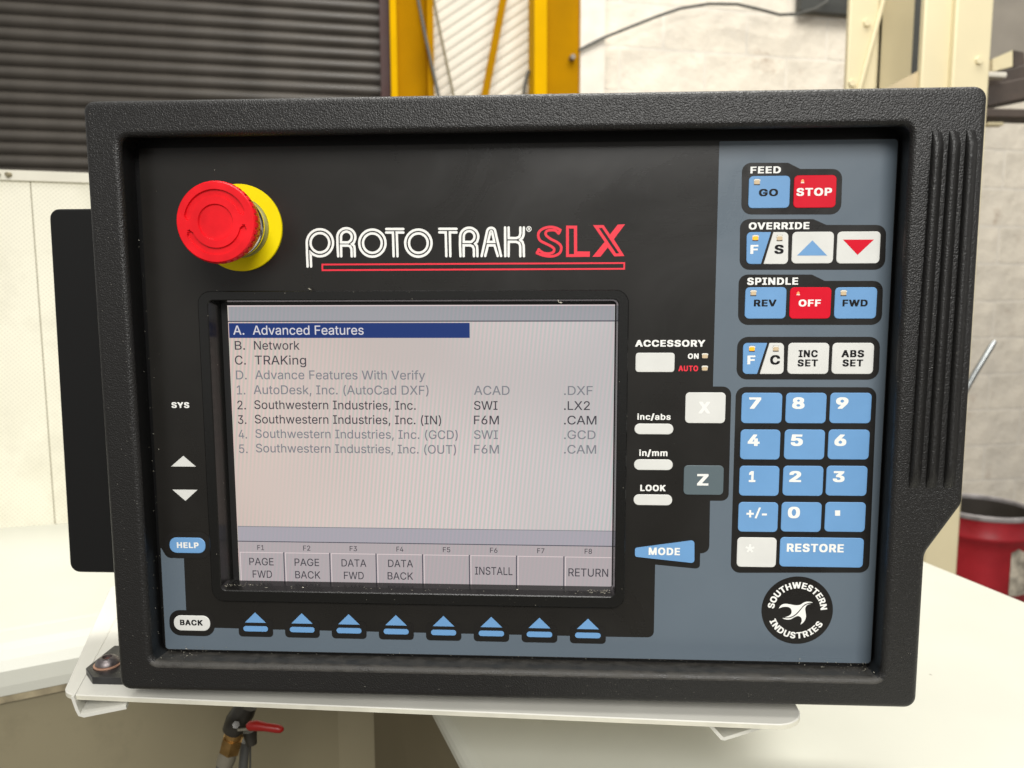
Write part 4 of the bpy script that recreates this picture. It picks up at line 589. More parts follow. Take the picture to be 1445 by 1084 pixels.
# overlay film
HW, HH = .1977, .1397
FACE = [(-.1974, .1397), (.1976, .1397), (.1978, -.1396), (-.1984, -.1400)]
face = flat('front_overlay', [rpoly(FACE, .0022, 6), SCR_HOLE[::-1]], 0, m_face, panel, .0012)
gp = [(1015, 190), (1275, 190), (1240, 945), (232, 925), (227, 772), (236, 787.5), (259.6, 787.6), (263.8, 884.8), (385, 888.3), (860, 898.6), (922.5, 899.6), (924.5, 796.8), (980.3, 802.3), (987.5, 801.8), (987.9, 780.9), (1000.7, 780.5), (1001.9, 706.7), (1028, 706.8), (1032, 545.6), (1006, 545.5)]
gp = [P2(*p) for p in gp]
XL = P2(1010.5, 300)[0]
gp[0] = (gp[19][0] - .0001, .1392); gp[1] = (.1972, .1392); gp[2] = (.1973, -.1391); gp[3] = (-.1979, -.1395); gp[4] = (-.1976, gp[4][1])
gr = [.0005, .0020, .0020, .0020, .0002, .004, .0002, .0002, .0002, .0002, .0035, .0002, .0035, .002, .0002, .0042, .0002, .0038, .0045, .0002]
mb = MB()
ring = rpoly(gp, gr, 6); sheet(mb, [ring], .0001); slate = mb.obj('slate_border', m_slate, face)

def seq_shape(px, r, z, m, name='black_surround', parent=None):
    return flat(name, rpoly([P2(*p) for p in px], r, 6), z, m, parent or face)
seq_shape([(232, 750.5), (298, 750.5), (299, 788), (233, 787.6)], .0068, .0002, m_black)
seq_shape([(239, 860.5), (303, 861.8), (303.6, 898), (239.6, 896.3)], .0064, .0002, m_black)
def group_frame(l, r, t, t2, b, te, se, lb=None, rb=None):
    lb = l - 1 if lb is None else lb; rb = r - 2 if rb is None else rb
    px = [(l, t), (te, t), (se, t2), (r, t2), (rb, b), (lb, b)]
    return seq_shape(px, [.0045, .002, .001, .0050, .0052, .0052], .0002, m_black, 'black_surround')
group_frame(1047, 1188.6, 229.9, 238.6, 302.8, 1112, 1129)
group_frame(1044.3, 1250.6, 309.4, 317.6, 380.8, 1147.6, 1166, 1043.5, 1248.6)
group_frame(1042.4, 1246, 387.6, 396.5, 458.5, 1145.4, 1163.6, 1041.2, 1244)
seq_shape([(1040.5, 475.4), (1241.8, 475.4), (1239.8, 535.9), (1039.0, 535.4)], .0055, .0002, m_black)
seq_shape([(1038.5, 546), (1237, 546.6), (1226, 808), (1030.8, 808.2)], .0050, .0002, m_black)

# ---- keys
KZ = .00062
def key(l, t, r, b, m, rad=.0022, name='key', label=None, z=KZ, parent=None):
    cx, cy = (l + r) / 2, (t + b) / 2
    x0, x1, y1, y0 = P2(l, cy)[0], P2(r, cy)[0], P2(cx, t)[1], P2(cx, b)[1]
    w, h = x1 - x0, y1 - y0; c = ((x0 + x1) / 2, (y0 + y1) / 2)
    mb = MB(); a = rrect(*c, w, h, rad, 5, .00022); q = rrect(*c, w, h, rad, 5)
    sheet(mb, [a], z); bridge(mb, q, z - .00014, a, z); bridge(mb, q, .0001, q, z - .00014)
    o = mb.obj(name, m, parent or panel)
    if label: o['label'] = label
    return o
def led(x, y, parent, state='off', s=1.0):
    c = P2(x, y); h = .00155 * s; z = KZ + .00012; mb = MB()
    def q(x0, x1, y0, y1, zz, mi): sheet(mb, [[(c[0] + x0 * h, c[1] + y0 * h), (c[0] + x1 * h, c[1] + y0 * h), (c[0] + x1 * h, c[1] + y1 * h), (c[0] + x0 * h, c[1] + y1 * h)]], zz, mi)
    body = {'off': m_led, 'amber': m_lit, 'red': m_litr}[state]
    q(-.95, .95, -1.0, -.62, z, 1); q(-.95, .95, -.62, .62, z, 0); q(-.95, .95, .62, 1.0, z, 1)
    q(-.62, .62, -.70, .55, z + .0001, 0); q(-.72, .72, .55, .95, z + .0001, 2); q(-1.05, -.72, .3, .8, z + .00015, 2); q(.72, 1.05, .3, .8, z + .00015, 2)
    if state == 'red': mb = MB(); q(-.55, .55, -.75, -.45, z, 2); q(-.45, .45, -.45, .15, z, 0); q(-.25, .25, .15, .45, z + .0001, 0); q(-.7, .7, .6, .85, z, 1)
    o = mesh_obj('indicator_lamp', mb.v, mb.f, [body, m_leddark if state != 'red' else m_red, m_ledtop], parent, None, mb.mi)
    if state != 'off': o['label'] = 'lit %s indicator lamp' % state
    return o
TZ = KZ + .00008
BD = .030
k = key(1056, 248.6, 1114, 293.9, m_blue, label='blue key lettered GO'); text('GO', 1071, 1098, 266.7, 276.9, TZ, m_ink, k, BD); led(1067.7, 257.2, k)
k = key(1119.6, 247.6, 1179.3, 293.4, m_red, label='red key lettered STOP'); text('STOP', 1123.9, 1174, 265.3, 276.3, TZ, m_letter, k, BD); led(1131.9, 255.6, k, 'red')
def split_key(l, t, r, b, tx, bx_, c1, c2, t1, t2, ly, z=KZ):
    a = [P2(l, t), P2(tx, t), P2(bx_, b), P2(l - .6, b)]; q = [P2(tx + 3.3, t), P2(r, t), P2(r - .6, b), P2(bx_ + 3.8, b)]
    o = []
    for pts, rad, m, lab in ((a, [.0022, .0003, .0003, .0022], m_blue, 'blue half of the split key, lamp lit'), (q, [.0003, .0022, .0022, .0003], m_white, 'white half of the split key')):
        mb = MB(); i_ = rpoly(pts, rad, 5, .0002); e_ = rpoly(pts, rad, 5); sheet(mb, [i_], z); bridge(mb, e_, z - .00014, i_, z) if False else None
        sheet(mb, [e_], z - .0001); ob = mb.obj('key', m, panel); ob['label'] = lab; o.append(ob)
    return o
a, c = split_key(1053.4, 327.7, 1112, 372.7, 1087.6, 1073.3, 0, 0, 0, 0, 0)
text('F', 1059, 1070, 345.7, 358.4, TZ, m_letter, a, BD); text('S', 1092.9, 1105.9, 345.5, 358.2, TZ, m_ink, c, BD); led(1065.5, 336, a, 'amber'); led(1099.6, 336.2, c)
k = key(1117.1, 327.3, 1175.6, 371.9, m_white, label='white key with blue up arrow'); flat('arrow', [P2(1124.2, 360.8), P2(1166.6, 360.8), P2(1145.8, 339.4)], TZ, m_blue, k)
k = key(1180.4, 326.9, 1241.2, 371.9, m_white, label='white key with red down arrow'); flat('arrow', [P2(1189.0, 338.4), P2(1209.4, 359.9), P2(1232.6, 338.3)], TZ, m_red, k)
for l, r, m, s, mm, x0, x1, lx, st in ((1051, 1108.8, m_blue, 'REV', m_ink, 1063.9, 1095.7, 1062.6, 'off'), (1113.9, 1172, m_red, 'OFF', m_letter, 1127, 1158.3, 1125.8, 'red'), (1177.2, 1236.4, m_blue, 'FWD', m_ink, 1189, 1224.5, 1189.6, 'off')):
    k = key(l, 405.5, r, 449.7, m, label='%s key lettered %s' % ('red' if m is m_red else 'blue', s)); text(s, x0, x1, 422.9, 432.5, TZ, mm, k, BD); led(lx, 413.6, k, st)
a, c = split_key(1048.3, 483.9, 1105.9, 527.7, 1082.2, 1067.9, 0, 0, 0, 0, 0)
text('F', 1054.7, 1065.8, 501.8, 514.2, TZ, m_letter, a, BD); text('C', 1086.8, 1100.8, 501.3, 514.5, TZ, m_ink, c, BD); led(1060.6, 492, a, 'amber'); led(1094.3, 492, c)
k = key(1111.2, 483.9, 1169, 527.7, m_white, label='white key lettered INC SET'); text('INC', 1127, 1154, 494.1, 504.2, TZ, m_ink, k, BD); text('SET', 1125.5, 1154.2, 507.4, 517.2, TZ, m_ink, k, BD)
k = key(1173.6, 483.9, 1232.1, 527.7, m_white, label='white key lettered ABS SET'); text('ABS', 1187.6, 1219.4, 494.1, 504.2, TZ, m_ink, k, BD); text('SET', 1188.9, 1218, 507.4, 517.2, TZ, m_ink, k, BD)
text('FEED', 1059, 1101.9, 235, 244.7, .0003, m_letter, face, BD); text('OVERRIDE', 1056.7, 1142.2, 313.8, 323.7, .0003, m_letter, face, BD); text('SPINDLE', 1054.4, 1126.3, 391.9, 402, .0003, m_letter, face, BD)
rows = [(554.3, 597.2, [(1046, 1103), (1108.3, 1165.3), (1170.6, 1228.7)]), (606.1, 648.2, [(1044.4, 1100.3), (1106.4, 1163.1), (1168.1, 1226)]),
        (657.3, 699.4, [(1043, 1098.9), (1104.4, 1160.9), (1165.3, 1222.9)]), (708.5, 750.2, [(1041.5, 1097.2), (1102, 1158.4), (1163.6, 1220.5)])]
chars = [[('7', 1057, 1074), ('8', 1118, 1135.4), ('9', 1179.7, 1197.2)], [('4', 1055.2, 1072), ('5', 1116, 1133), ('6', 1177.5, 1194.4)],
         [('1', 1056.8, 1066.2), ('2', 1113.8, 1130.7), ('3', 1175.3, 1191.9)], [('+/-', 1052.8, 1081.7), ('0', 1111.8, 1128.9), ('.', 1177.6, 1184.9)]]
yy = [(560.9, 577), (613.2, 629.4), (664.9, 680.4), (715.4, 731.3)]
for (t, b, cols), cs, (ty, by) in zip(rows, chars, yy):
    for (l, r), (s, x0, x1) in zip(cols, cs):
        k = key(l, t, r, b, m_blue)
        if s == '.': flat('lettering', [P2(1177.6, 727.4), P2(1184.9, 727.4), P2(1184.9, 719.8), P2(1177.6, 719.8)], TZ, m_letter, k)
        elif s == '+/-':
            mb = MB(); h = 1.35
            def rc(x0, x1, y0, y1): sheet(mb, [[P2(x0, y1), P2(x1, y1), P2(x1, y0), P2(x0, y0)]], TZ)
            rc(1052.8, 1063.2, 723.2, 726); rc(1056.6, 1059.5, 719.4, 723.2); rc(1056.6, 1059.5, 726, 729.8); rc(1074.6, 1081.7, 724.2, 727)
            sheet(mb, [[P2(1064.2, 731), P2(1067.2, 731), P2(1073.4, 715.8), P2(1070.4, 715.8)]], TZ); mb.obj('lettering', m_letter, k)
        else: text(s, x0, x1, ty, by, TZ, m_letter, k, .036)
k = key(1039.7, 758.2, 1095, 799.8, m_white, label='white key with pale star')
mb = MB(); c0 = P2(1057.8, 773.6)
for i in range(5):
    a = PI / 2 + i * 2 * PI / 5; p = (c0[0] + .0024 * math.cos(a), c0[1] + .0024 * math.sin(a)); stroke(mb, [c0, p], .0011, TZ + i * .00001, cap=False)
mb.obj('star', m_letter, k)
k = key(1100, 758.4, 1217.8, 799.9, m_blue, label='wide blue key lettered RESTORE'); text('RESTORE', 1110.3, 1190.7, 767.6, 779.2, TZ, m_letter, k, BD)
k = key(966.9, 553.8, 1023.3, 597, m_white, label='white key with pale X'); text('X', 986, 1002, 567, 583.7, TZ, m_letter, k, .04)
k = key(964.6, 656.7, 1020.6, 698, m_slatekey, label='slate key lettered Z'); text('Z', 983.7, 999.8, 669, 685.3, TZ, m_letter, k, .036)
k = key(896.8, 497.9, 951.6, 525, m_white, .0016, label='blank white key under ACCESSORY')
key(895.2, 597.8, 950, 612.7, m_white, .0028, label='white bar key under inc/abs'); key(894.6, 648.2, 949.1, 663.1, m_white, .0028, label='white bar key under in/mm'); key(894, 697.7, 948.3, 712.7, m_white, .0028, label='white bar key under LOOK')
text('ACCESSORY', 896.5, 995, 479.9, 489.3, .0001, m_letter, face, BD); text('ON', 970.7, 986, 499, 506.4, .0001, m_letter, face, BD); text('AUTO', 957.4, 985.1, 516.1, 523.9, .0001, m_inkred, face, BD)
text('inc/abs', 899.3, 946.4, 583.8, 592.6, .0001, m_letter, face, BD); text('in/mm', 902, 941.9, 634.7, 643.8, .0001, m_letter, face, BD); text('LOOK', 903.5, 939.2, 684.4, 693.2, .0001, m_letter, face, BD)
led(994.4, 502.4, face); led(994.1, 519.8, face)
mp_ = [P2(895.9, 773), P2(979.6, 761.9), P2(979.6, 794.3), P2(895.9, 785.2)]
mb = MB(); sheet(mb, [rpoly(mp_, [.0012, .0016, .0016, .0012], 5)], KZ); bridge(mb, rpoly(mp_, [.0012, .0016, .0016, .0012], 5), .0001, rpoly(mp_, [.0012, .0016, .0016, .0012], 5), KZ)
k = mb.obj('key', m_blue, panel); k['label'] = 'tapered blue key lettered MODE'; text('MODE', 915.4, 959.6, 773, 783.4, TZ, m_letter, k, BD)
k = key(239.9, 758.5, 290.3, 780.1, m_blue, .0040, label='oval blue key lettered HELP'); text('HELP', 249.6, 280.3, 765.5, 773.5, TZ, m_letter, k, BD)
k = key(246, 868.4, 296.9, 889.5, m_white, .0040, label='oval white key lettered BACK'); text('BACK', 254, 285.9, 874.8, 882.6, TZ, m_ink, k, BD)
text('SYS', 242, 267, 567.7, 575.8, .0001, m_letter, face, BD)
k = flat('key', [P2(241.8, 658.2), P2(276.6, 658.4), P2(258.9, 643.3)], .0003, m_white, panel, .0002); k['label'] = 'small white up arrow key'
k = flat('key', [P2(243.7, 690.9), P2(262, 706.7), P2(278.9, 691.2)], .0003, m_white, panel, .0002); k['label'] = 'small white down arrow key'
for i in range(8):
    t = i / 7; cx = -.1447 + t * .1879; cy = -.12625
    flat('black_surround', rrect(cx, cy + .0003, .0199, .0102, .0022, 5), .0002, m_black, face)
    mb = MB(); sheet(mb, [rrect(cx, cy, .0142, .0031, .00154, 5)], .00045); bridge(mb, rrect(cx, cy, .0142, .0031, .00154, 5), .0001, rrect(cx, cy, .0142, .0031, .00154, 5), .00045)
    kk = mb.obj('key', m_blue, panel)
    flat('arrow', [(cx - .0061, cy + .0036), (cx + .0061, cy + .0036), (cx, cy + .0097)], .0003, m_blue, kk)

# ---- maker's round emblem
ec = P2(1124.7, 861.2); er = .0191
em = flat('emblem', [(ec[0] + er * math.cos(2 * PI * i / 96), ec[1] + er * math.sin(2 * PI * i / 96)) for i in range(96)], .0002, m_black, panel, .0001)
em['label'] = 'round black emblem with white lettering and bird'
mb = MB()
def ring_text(s, a0, a1, rad, caph, top):
    ws = []
    for ch in s:
        vs, fs = text_mesh(ch, .034); ws.append((vs, fs))
    wid = [max(v[0] for v in vs) - min(v[0] for v in vs) for vs, fs in ws]
    tot = sum(wid) - wid[0] / 2 - wid[-1] / 2; sc = caph / (CAP + .068); arc = abs(a1 - a0) * rad
    gap = (arc - tot * sc * 1.02) / (len(s) - 1); pos = 0
    for i, (vs, fs) in enumerate(ws):
        if i: pos += (wid[i - 1] + wid[i]) / 2 * sc * 1.02 + gap
        a = a0 + (a1 - a0) * pos / arc; mx = (max(v[0] for v in vs) + min(v[0] for v in vs)) / 2; my = CAP / 2
        th = a - PI / 2 if top else a + PI / 2
        ct, st = math.cos(th), math.sin(th); cx, cy = ec[0] + rad * math.cos(a), ec[1] + rad * math.sin(a)
        pts = [W(cx + ((v[0] - mx) * sc * 1.02) * ct - ((v[1] - my) * sc) * st, cy + ((v[0] - mx) * sc * 1.02) * st + ((v[1] - my) * sc) * ct, .0003) for v in vs]
        f2 = [f if (vs[f[1]][0] - vs[f[0]][0]) * (vs[f[2]][1] - vs[f[0]][1]) - (vs[f[1]][1] - vs[f[0]][1]) * (vs[f[2]][0] - vs[f[0]][0]) > 0 else f[::-1] for f in fs]
        mb.add(pts, f2)
ring_text('SOUTHWESTERN', math.radians(170), math.radians(9), .0142, .0037, True)
ring_text('INDUSTRIES', math.radians(207), math.radians(327), .0142, .0037, False)
mb.obj('lettering', m_letter, em)
def spl(pts, n=4):
    out = []; m_ = len(pts)
    for i in range(m_ - 1):
        p0, p1, p2, p3 = pts[max(i - 1, 0)], pts[i], pts[i + 1], pts[min(i + 2, m_ - 1)]
        for k_ in range(n):
            t = k_ / n
            out.append(tuple(.5 * (2 * b + (c - a) * t + (2 * a - 5 * b + 4 * c - d) * t * t + (3 * b - a - 3 * c + d) * t ** 3) for a, b, c, d in zip(p0, p1, p2, p3)))
    out.append(pts[-1]); return out
def bird(pts): return [P2(1060 + x / 10.323, 810 + y / 10.323) for x, y in pts]
A1 = spl([(400, 500), (430, 455), (480, 433), (540, 435), (610, 448), (670, 453), (720, 442), (765, 412), (820, 400), (870, 405), (897, 418)]) + spl([(850, 416), (800, 430), (760, 455), (720, 500), (680, 545), (640, 585), (590, 615), (540, 630), (488, 630)]) + spl([(550, 606), (578, 578), (587, 545), (575, 505), (545, 482), (500, 475), (450, 480)])
B1 = spl([(868, 430), (820, 447), (797, 470), (785, 505), (790, 560), (797, 610), (785, 660), (755, 705), (715, 736)]) + spl([(733, 685), (730, 645), (705, 618), (670, 610), (630, 627), (580, 655), (530, 663), (480, 655), (452, 638)]) + spl([(520, 643), (575, 637), (620, 616), (665, 583), (710, 533), (750, 483), (790, 451), (830, 434)])
mb = MB(); sheet(mb, [bird(A1)], .0003); sheet(mb, [bird(B1)], .0003); mb.obj('bird_mark', m_letter, em)

# ---- outlined logo lettering
LW = P2(603.4, 350)[0] - P2(600, 350)[0]
mb = MB(); zc = [.0001]
def arc(cx, cy, rx, ry, a0, a1, n=20): return [(cx + rx * math.cos(math.radians(a0 + (a1 - a0) * i / n)), cy - ry * math.sin(math.radians(a0 + (a1 - a0) * i / n))) for i in range(n + 1)]
def lg(pts, off, sc, closed=False, w=None, mi=0):
    q = [P2(off[0] + x / sc, off[1] + y / sc) for x, y in pts]
    if closed: q = q[:-1] if (Vector(q[0]) - Vector(q[-1])).length < 1e-6 else q
    zc[0] += .000004; stroke(mb, q, w or LW, zc[0], closed, mi)
o1, s1, o2, s2, o3, s3 = (425, 305), 8.028, (600, 305), 8.028, (740, 305), 9.031
lg([(73, 572), (67, 420)] + arc(213, 303, 149, 153, 178, -128, 44) + [(107, 412), (110, 480), (113, 572)], o1, s1)
lg(arc(213, 303, 106, 110, 0, 360, 44), o1, s1, True)
lg([(420, 456), (412, 330)] + arc(512, 238, 102, 100, 180, -20, 26) + [(598, 300), (576, 318), (600, 338), (606, 370), (608, 456)], o1, s1)
lg([(455, 456), (452, 335), (530, 335), (556, 343), (570, 370), (573, 456)], o1, s1)
lg([(452, 298)] + arc(513, 238, 61, 62, 180, -50, 20) + [(535, 298), (452, 298)], o1, s1, True)
for cx in (807, 1328): lg(arc(cx, 307, 149, 153, 0, 360, 44), o1, s1, True); lg(arc(cx, 307, 106, 110, 0, 360, 44), o1, s1, True)
lg([(964, 147), (1158, 147)], o1, s1); lg([(964, 187), (1040, 187), (1048, 456)], o1, s1); lg([(1158, 187), (1083, 187), (1092, 456)], o1, s1)
lg([(160, 145), (355, 145)], o2, s2); lg([(160, 185), (233, 185), (240, 455)], o2, s2); lg([(355, 185), (280, 185), (285, 455)], o2, s2)
lg([(400, 455), (395, 330)] + arc(499, 233, 103, 100, 180, -20, 26) + [(588, 292), (566, 313), (586, 338), (590, 370), (592, 455)], o2, s2)
lg([(437, 455), (435, 332), (512, 332), (540, 345), (551, 372), (553, 455)], o2, s2)
lg([(437, 293)] + arc(498, 233, 61, 62, 180, -50, 20) + [(520, 293), (437, 293)], o2, s2, True)
lg([(640, 453), (702, 170)] + arc(748, 178, 46, 45, 165, 15, 12) + [(797, 190), (860, 453)], o2, s2)
lg([(680, 453), (710, 332), (785, 332), (822, 453)], o2, s2)
lg([(712, 293), (740, 178), (748, 170), (757, 178), (783, 293)], o2, s2, True)
lg([(905, 130), (908, 455)], o2, s2); lg([(945, 130), (947, 250), (1030, 250), (1066, 238), (1078, 200), (1078, 130)], o2, s2)
lg([(1118, 130), (1115, 215), (1100, 250), (1078, 270), (1102, 292), (1115, 330), (1118, 455)], o2, s2); lg([(945, 455), (947, 292), (1030, 292), (1064, 305), (1077, 340), (1078, 455)], o2, s2)
lg(arc(1175, 147, 26, 28, 0, 360, 18), o2, s2, True, LW * .30); lg([(1167, 160), (1167, 134), (1182, 136), (1182, 146), (1169, 148), (1184, 160)], o2, s2, False, LW * .28)
mb.obj('outlined_logo', m_letter, face)
mb = MB(); RW = LW * 1.02
def L3(p): return P2(740 + p[0] / 9.031, 305 + p[1] / 9.031)
sheet(mb, [[L3(p) for p in [(530, 122), (672, 122), (672, 450), (835, 452), (833, 520), (530, 523)]], [L3(p) for p in [(568, 160), (568, 487), (632, 485), (630, 160)]]], .0001)
sheet(mb, [[L3(p) for p in [(873, 115), (1010, 115), (1090, 235), (1190, 108), (1283, 105), (1140, 295), (1275, 510), (1145, 515), (1062, 400), (970, 518), (865, 520), (1022, 330)]], [L3(p) for p in [(948, 152), (1168, 477), (1207, 475), (990, 152)]]], .0001)
SA = spl([(458, 178), (400, 150), (320, 140), (240, 160), (190, 200), (176, 250), (200, 310), (270, 350), (340, 385), (378, 420), (368, 460), (320, 478), (260, 475), (215, 455), (182, 425)], 4)
SB = spl([(436, 222), (395, 185), (345, 180), (300, 185), (272, 210), (280, 250), (340, 295), (410, 330), (458, 370), (470, 415), (450, 470), (390, 505), (320, 513), (240, 502), (160, 472)], 4)
stroke(mb, [L3(p) for p in SA], RW * 1.05, .00012); stroke(mb, [L3(p) for p in SB], RW * 1.05, .00014)
stroke(mb, [L3((462, 165)), L3((438, 222))], RW * 1.1, .00016, cap=False); stroke(mb, [L3((190, 418)), L3((157, 475))], RW * 1.1, .00018, cap=False)
a = [P2(453.7, 372.3), P2(882, 370.1), P2(882, 380.6), P2(453.9, 382.6)]
sheet(mb, [a[::-1], rpoly(a, 1e-5, 1, .00088)], .0001)
mb.obj('red_logo', m_inkred, face)

# ---- screen bezel and display
BO = [(-.1683, .0641), (.0630, .0641), (.0630, -.1096), (-.1683, -.1096)]
BI = [(-.1626, .0590), (.0575, .0590), (.0575, -.1030), (-.1626, -.1030)]
BS = [(-.1596, .0577), (.0572, .0577), (.0572, -.1035), (-.1596, -.1035)]
mb = MB()
o_ = rpoly(BO, .0070, 8); o_i = rpoly(BO, .0070, 8, .0005); i_i = rpoly(BI, .0028, 8, -.0005); i_ = rpoly(BI, .0028, 8)
bridge(mb, o_, 0, o_, .0019); bridge(mb, o_, .0019, o_i, .0024)
sheet(mb, [o_i, i_i[::-1]], .0024)
mid = rpoly([(x * 1.0, y) for x, y in [(-.1618, .0583), (.0572, .0583), (.0572, -.1018), (-.1618, -.1018)]], .0025, 8)
bridge(mb, i_i, .0024, i_, .0019); bridge(mb, i_, .0019, mid, -.0025)
bsr = rpoly(BS, .0008, 8); bsr = rpoly([(-.1600, .0577), (.0571, .0577), (.0571, -.1010), (-.1600, -.1010)], .0012, 8)
bridge(mb, mid, -.0025, bsr, -.0094)
bez = mb.obj('screen_bezel', m_bezel, panel, 35)
SZ = -.008
mb = MB(); sheet(mb, [rrect(-.05265, -.02275, .2320, .1740, .001, 2)], SZ - .0006); scr_back = mb.obj('screen_surround', m_smooth, panel)
SC = [P2(322, 430.3, SZ), P2(867.6, 430.8, SZ), P2(863, 829, SZ), P2(337, 822.3, SZ)]
x0 = (SC[0][0] + SC[3][0]) / 2; x1 = (SC[1][0] + SC[2][0]) / 2; yt = (SC[0][1] + SC[1][1]) / 2; yb = (SC[2][1] + SC[3][1]) / 2
display = flat('display', [(x0, yb), (x1, yb), (x1, yt), (x0, yt)], SZ, l_bg, panel, .0004)
display['label'] = 'lit menu display with highlighted first line'
def Y_(py, px=600): return P2(px, py, SZ)[1]
def X_(px, py): return P2(px, py, SZ)[0]
def rct(name, xa, xb, ya, yb_, z, m): return flat(name, [(xa, min(ya, yb_)), (xb, min(ya, yb_)), (xb, max(ya, yb_)), (xa, max(ya, yb_))], z, m, display)
L1 = .00006
rct('title_strip', x0 + .0006, x1 - .0002, yt - .0006, Y_(452.6), SZ + L1, l_title)
rct('top_line', x0, x1, yt, yt - .0005, SZ + L1, l_edge)
rct('title_rule', x0, x1, Y_(452.6), Y_(454.2), SZ + L1, l_line)
rct('highlight_bar', x0 + .0004, X_(662.8, 466), Y_(455.8), Y_(477), SZ + L1, l_hi)
yb1, yb2, yb3 = Y_(746.6), Y_(766.8), Y_(768.0)
rct('status_strip', x0 + .0003, x1, yb1, yb2, SZ + L1, l_band); rct('status_rule', x0, x1, yb2, yb3, SZ + L1, l_line)
rct('status_top_rule', x0 + .0003, x1, yb1, yb1 + .0004, SZ + 2 * L1, l_gry)
rct('label_strip', x0 + .0003, x1, yb3, yb, SZ + L1, l_btn)
edges = [x0 + .0003] + [x0 + (x1 - x0) * j / 8 for j in range(1, 8)] + [x1]
ybt = Y_(782.6)
for j in range(8):
    g = .0006
    rct('softkey_light_edge', edges[j] + g, edges[j + 1] - g * .6, ybt, ybt - .0004, SZ + 2 * L1, l_edge)
    rct('softkey_light_edge', edges[j] + g, edges[j] + g + .0004, ybt - .0004, yb, SZ + 2 * L1, l_edge)
    if j: rct('softkey_dark_edge', edges[j] - .0004, edges[j] + .0002, ybt + .0002, yb, SZ + 2 * L1, l_line)
T3 = SZ + 3 * L1
def st(s, x_0, x_1, a, b, m, bold=.006): return text(s, x_0, x_1, a, b, T3, m, display, bold, 'screen_text', .0, SZ)
st('A.', 329.2, 344.8, 459.5, 472.4, l_wht); st('Advanced Features', 356.8, 513.2, 459.5, 472.4, l_wht)
st('B.', 331.4, 345.8, 481.3, 493.6, l_txt); st('Network', 358.6, 422.8, 481.3, 493.6, l_txt)
st('C.', 331.6, 347, 501.9, 514.6, l_txt); st('TRAKing', 359.7, 432.1, 501.9, 514.6, l_txt)
st('D.', 333.1, 348.2, 522.9, 535.5, l_gry); st('Advance Features With Verify', 360.2, 600, 522.9, 535.5, l_gry)
for i, (y0_, y1_, s, xa, xb, m, c2, c2x, c3, c3x) in enumerate((
    (544, 556.7, 'AutoDesk, Inc. (AutoCad DXF)', 358, 604.8, l_gry, 'ACAD', 719.1, '.DXF', 836.4),
    (565.4, 577.8, 'Southwestern Industries, Inc.', 359, 586.7, l_txt, 'SWI', 702.2, '.LX2', 832.4),
    (586, 598.3, 'Southwestern Industries, Inc. (IN)', 359.7, 622.5, l_txt, 'F6M', 704, '.CAM', 841.7),
    (606.6, 618.9, 'Southwestern Industries, Inc. (GCD)', 360.6, 646, l_gry, 'SWI', 702.6, '.GCD', 840.4),
    (627.2, 639.4, 'Southwestern Industries, Inc. (OUT)', 361.3, 643.6, l_gry, 'F6M', 704, '.CAM', 841.3))):
    st('%d.' % (i + 1), 334.3 + i * .8, 346.2 + i * .8, y0_, y1_, m); st(s, xa, xb, y0_, y1_, m)
    st(c2, 668.9, c2x, y0_ + .6, y1_ + .6, m); st(c3, 795.9, c3x, y0_ + .8, y1_ + .8, m)
for j, (xa, xb) in enumerate(((363.3, 372.7), (427.9, 438), (493.5, 503.9), (559.5, 569.3), (625, 635.4), (691.5, 702), (758.1, 768.3), (825, 835.4))):
    st('F%d' % (j + 1), xa, xb, 769.2 + j * .75, 776.2 + j * .75, l_txt, .008)
for s, xa, xb, a, b in (('PAGE', 351.9, 386.2, 787.3, 797.6), ('FWD', 356.7, 384, 805, 815.3), ('PAGE', 415.8, 450.5, 788.3, 798.6), ('BACK', 416.7, 452.2, 806, 816.3),
                        ('DATA', 482, 517, 789.3, 799.6), ('FWD', 485.4, 513.4, 806.9, 817.2), ('DATA', 547.7, 582.8, 790, 800.3), ('BACK', 547, 583, 807.6, 817.9), ('INSTALL', 670.3, 723.3, 800.2, 811.2), ('RETURN', 802.1, 858.2, 802.3, 813.6)):
    st(s, xa, xb, a, b, l_txt, .010)

# ---- emergency stop
es = bpy.data.objects.new('emergency_stop', None); link(es, panel); ES = P2(338, 321.5, .0015); es['label'] = 'red mushroom stop button on a yellow disc'
def lathe(name, prof, m, parent, seg=72, smooth=40, c=ES, cap0=True):
    mb = MB(); n = len(prof); vs = [W(c[0] + r * math.cos(2 * PI * k / seg), c[1] + r * math.sin(2 * PI * k / seg), z) for r, z in prof for k in range(seg)]
    fs = [(i * seg + k, i * seg + (k + 1) % seg, (i + 1) * seg + (k + 1) % seg, (i + 1) * seg + k) for i in range(n - 1) for k in range(seg)]
    if cap0: fs.append(tuple(range((n - 1) * seg, n * seg)))
    mb.add(vs, fs); return mb.obj(name, m, parent, smooth)
lathe('yellow_disc', [(.0229, 0), (.0229, .0013), (.0226, .0016)], m_yellow, es, 96)
lathe('collar', [(.0160, .0015), (.0160, .0030), (.0150, .0038), (.0138, .0042), (.0138, .0085)], mat('olive_collar', (.30, .28, .08), .4), es)
lathe('chrome_ring', [(.0152, .0070), (.0160, .0075), (.0162, .0085), (.0160, .0100), (.0152, .0108), (.0120, .0110)], m_chrome, es)
lathe('stem', [(.0118, .0110), (.0118, .0200)], m_stop, es, cap0=False)
mb = MB(); SEG = 288
side = [(.0120, .0195), (.0172, .0178), (.0180, .0182), (.0186, .0200), (.0193, .0230), (.0200, .0255), (.02035, .0272), (.0203, .0288), (.0199, .0299), (.0194, .0305)]
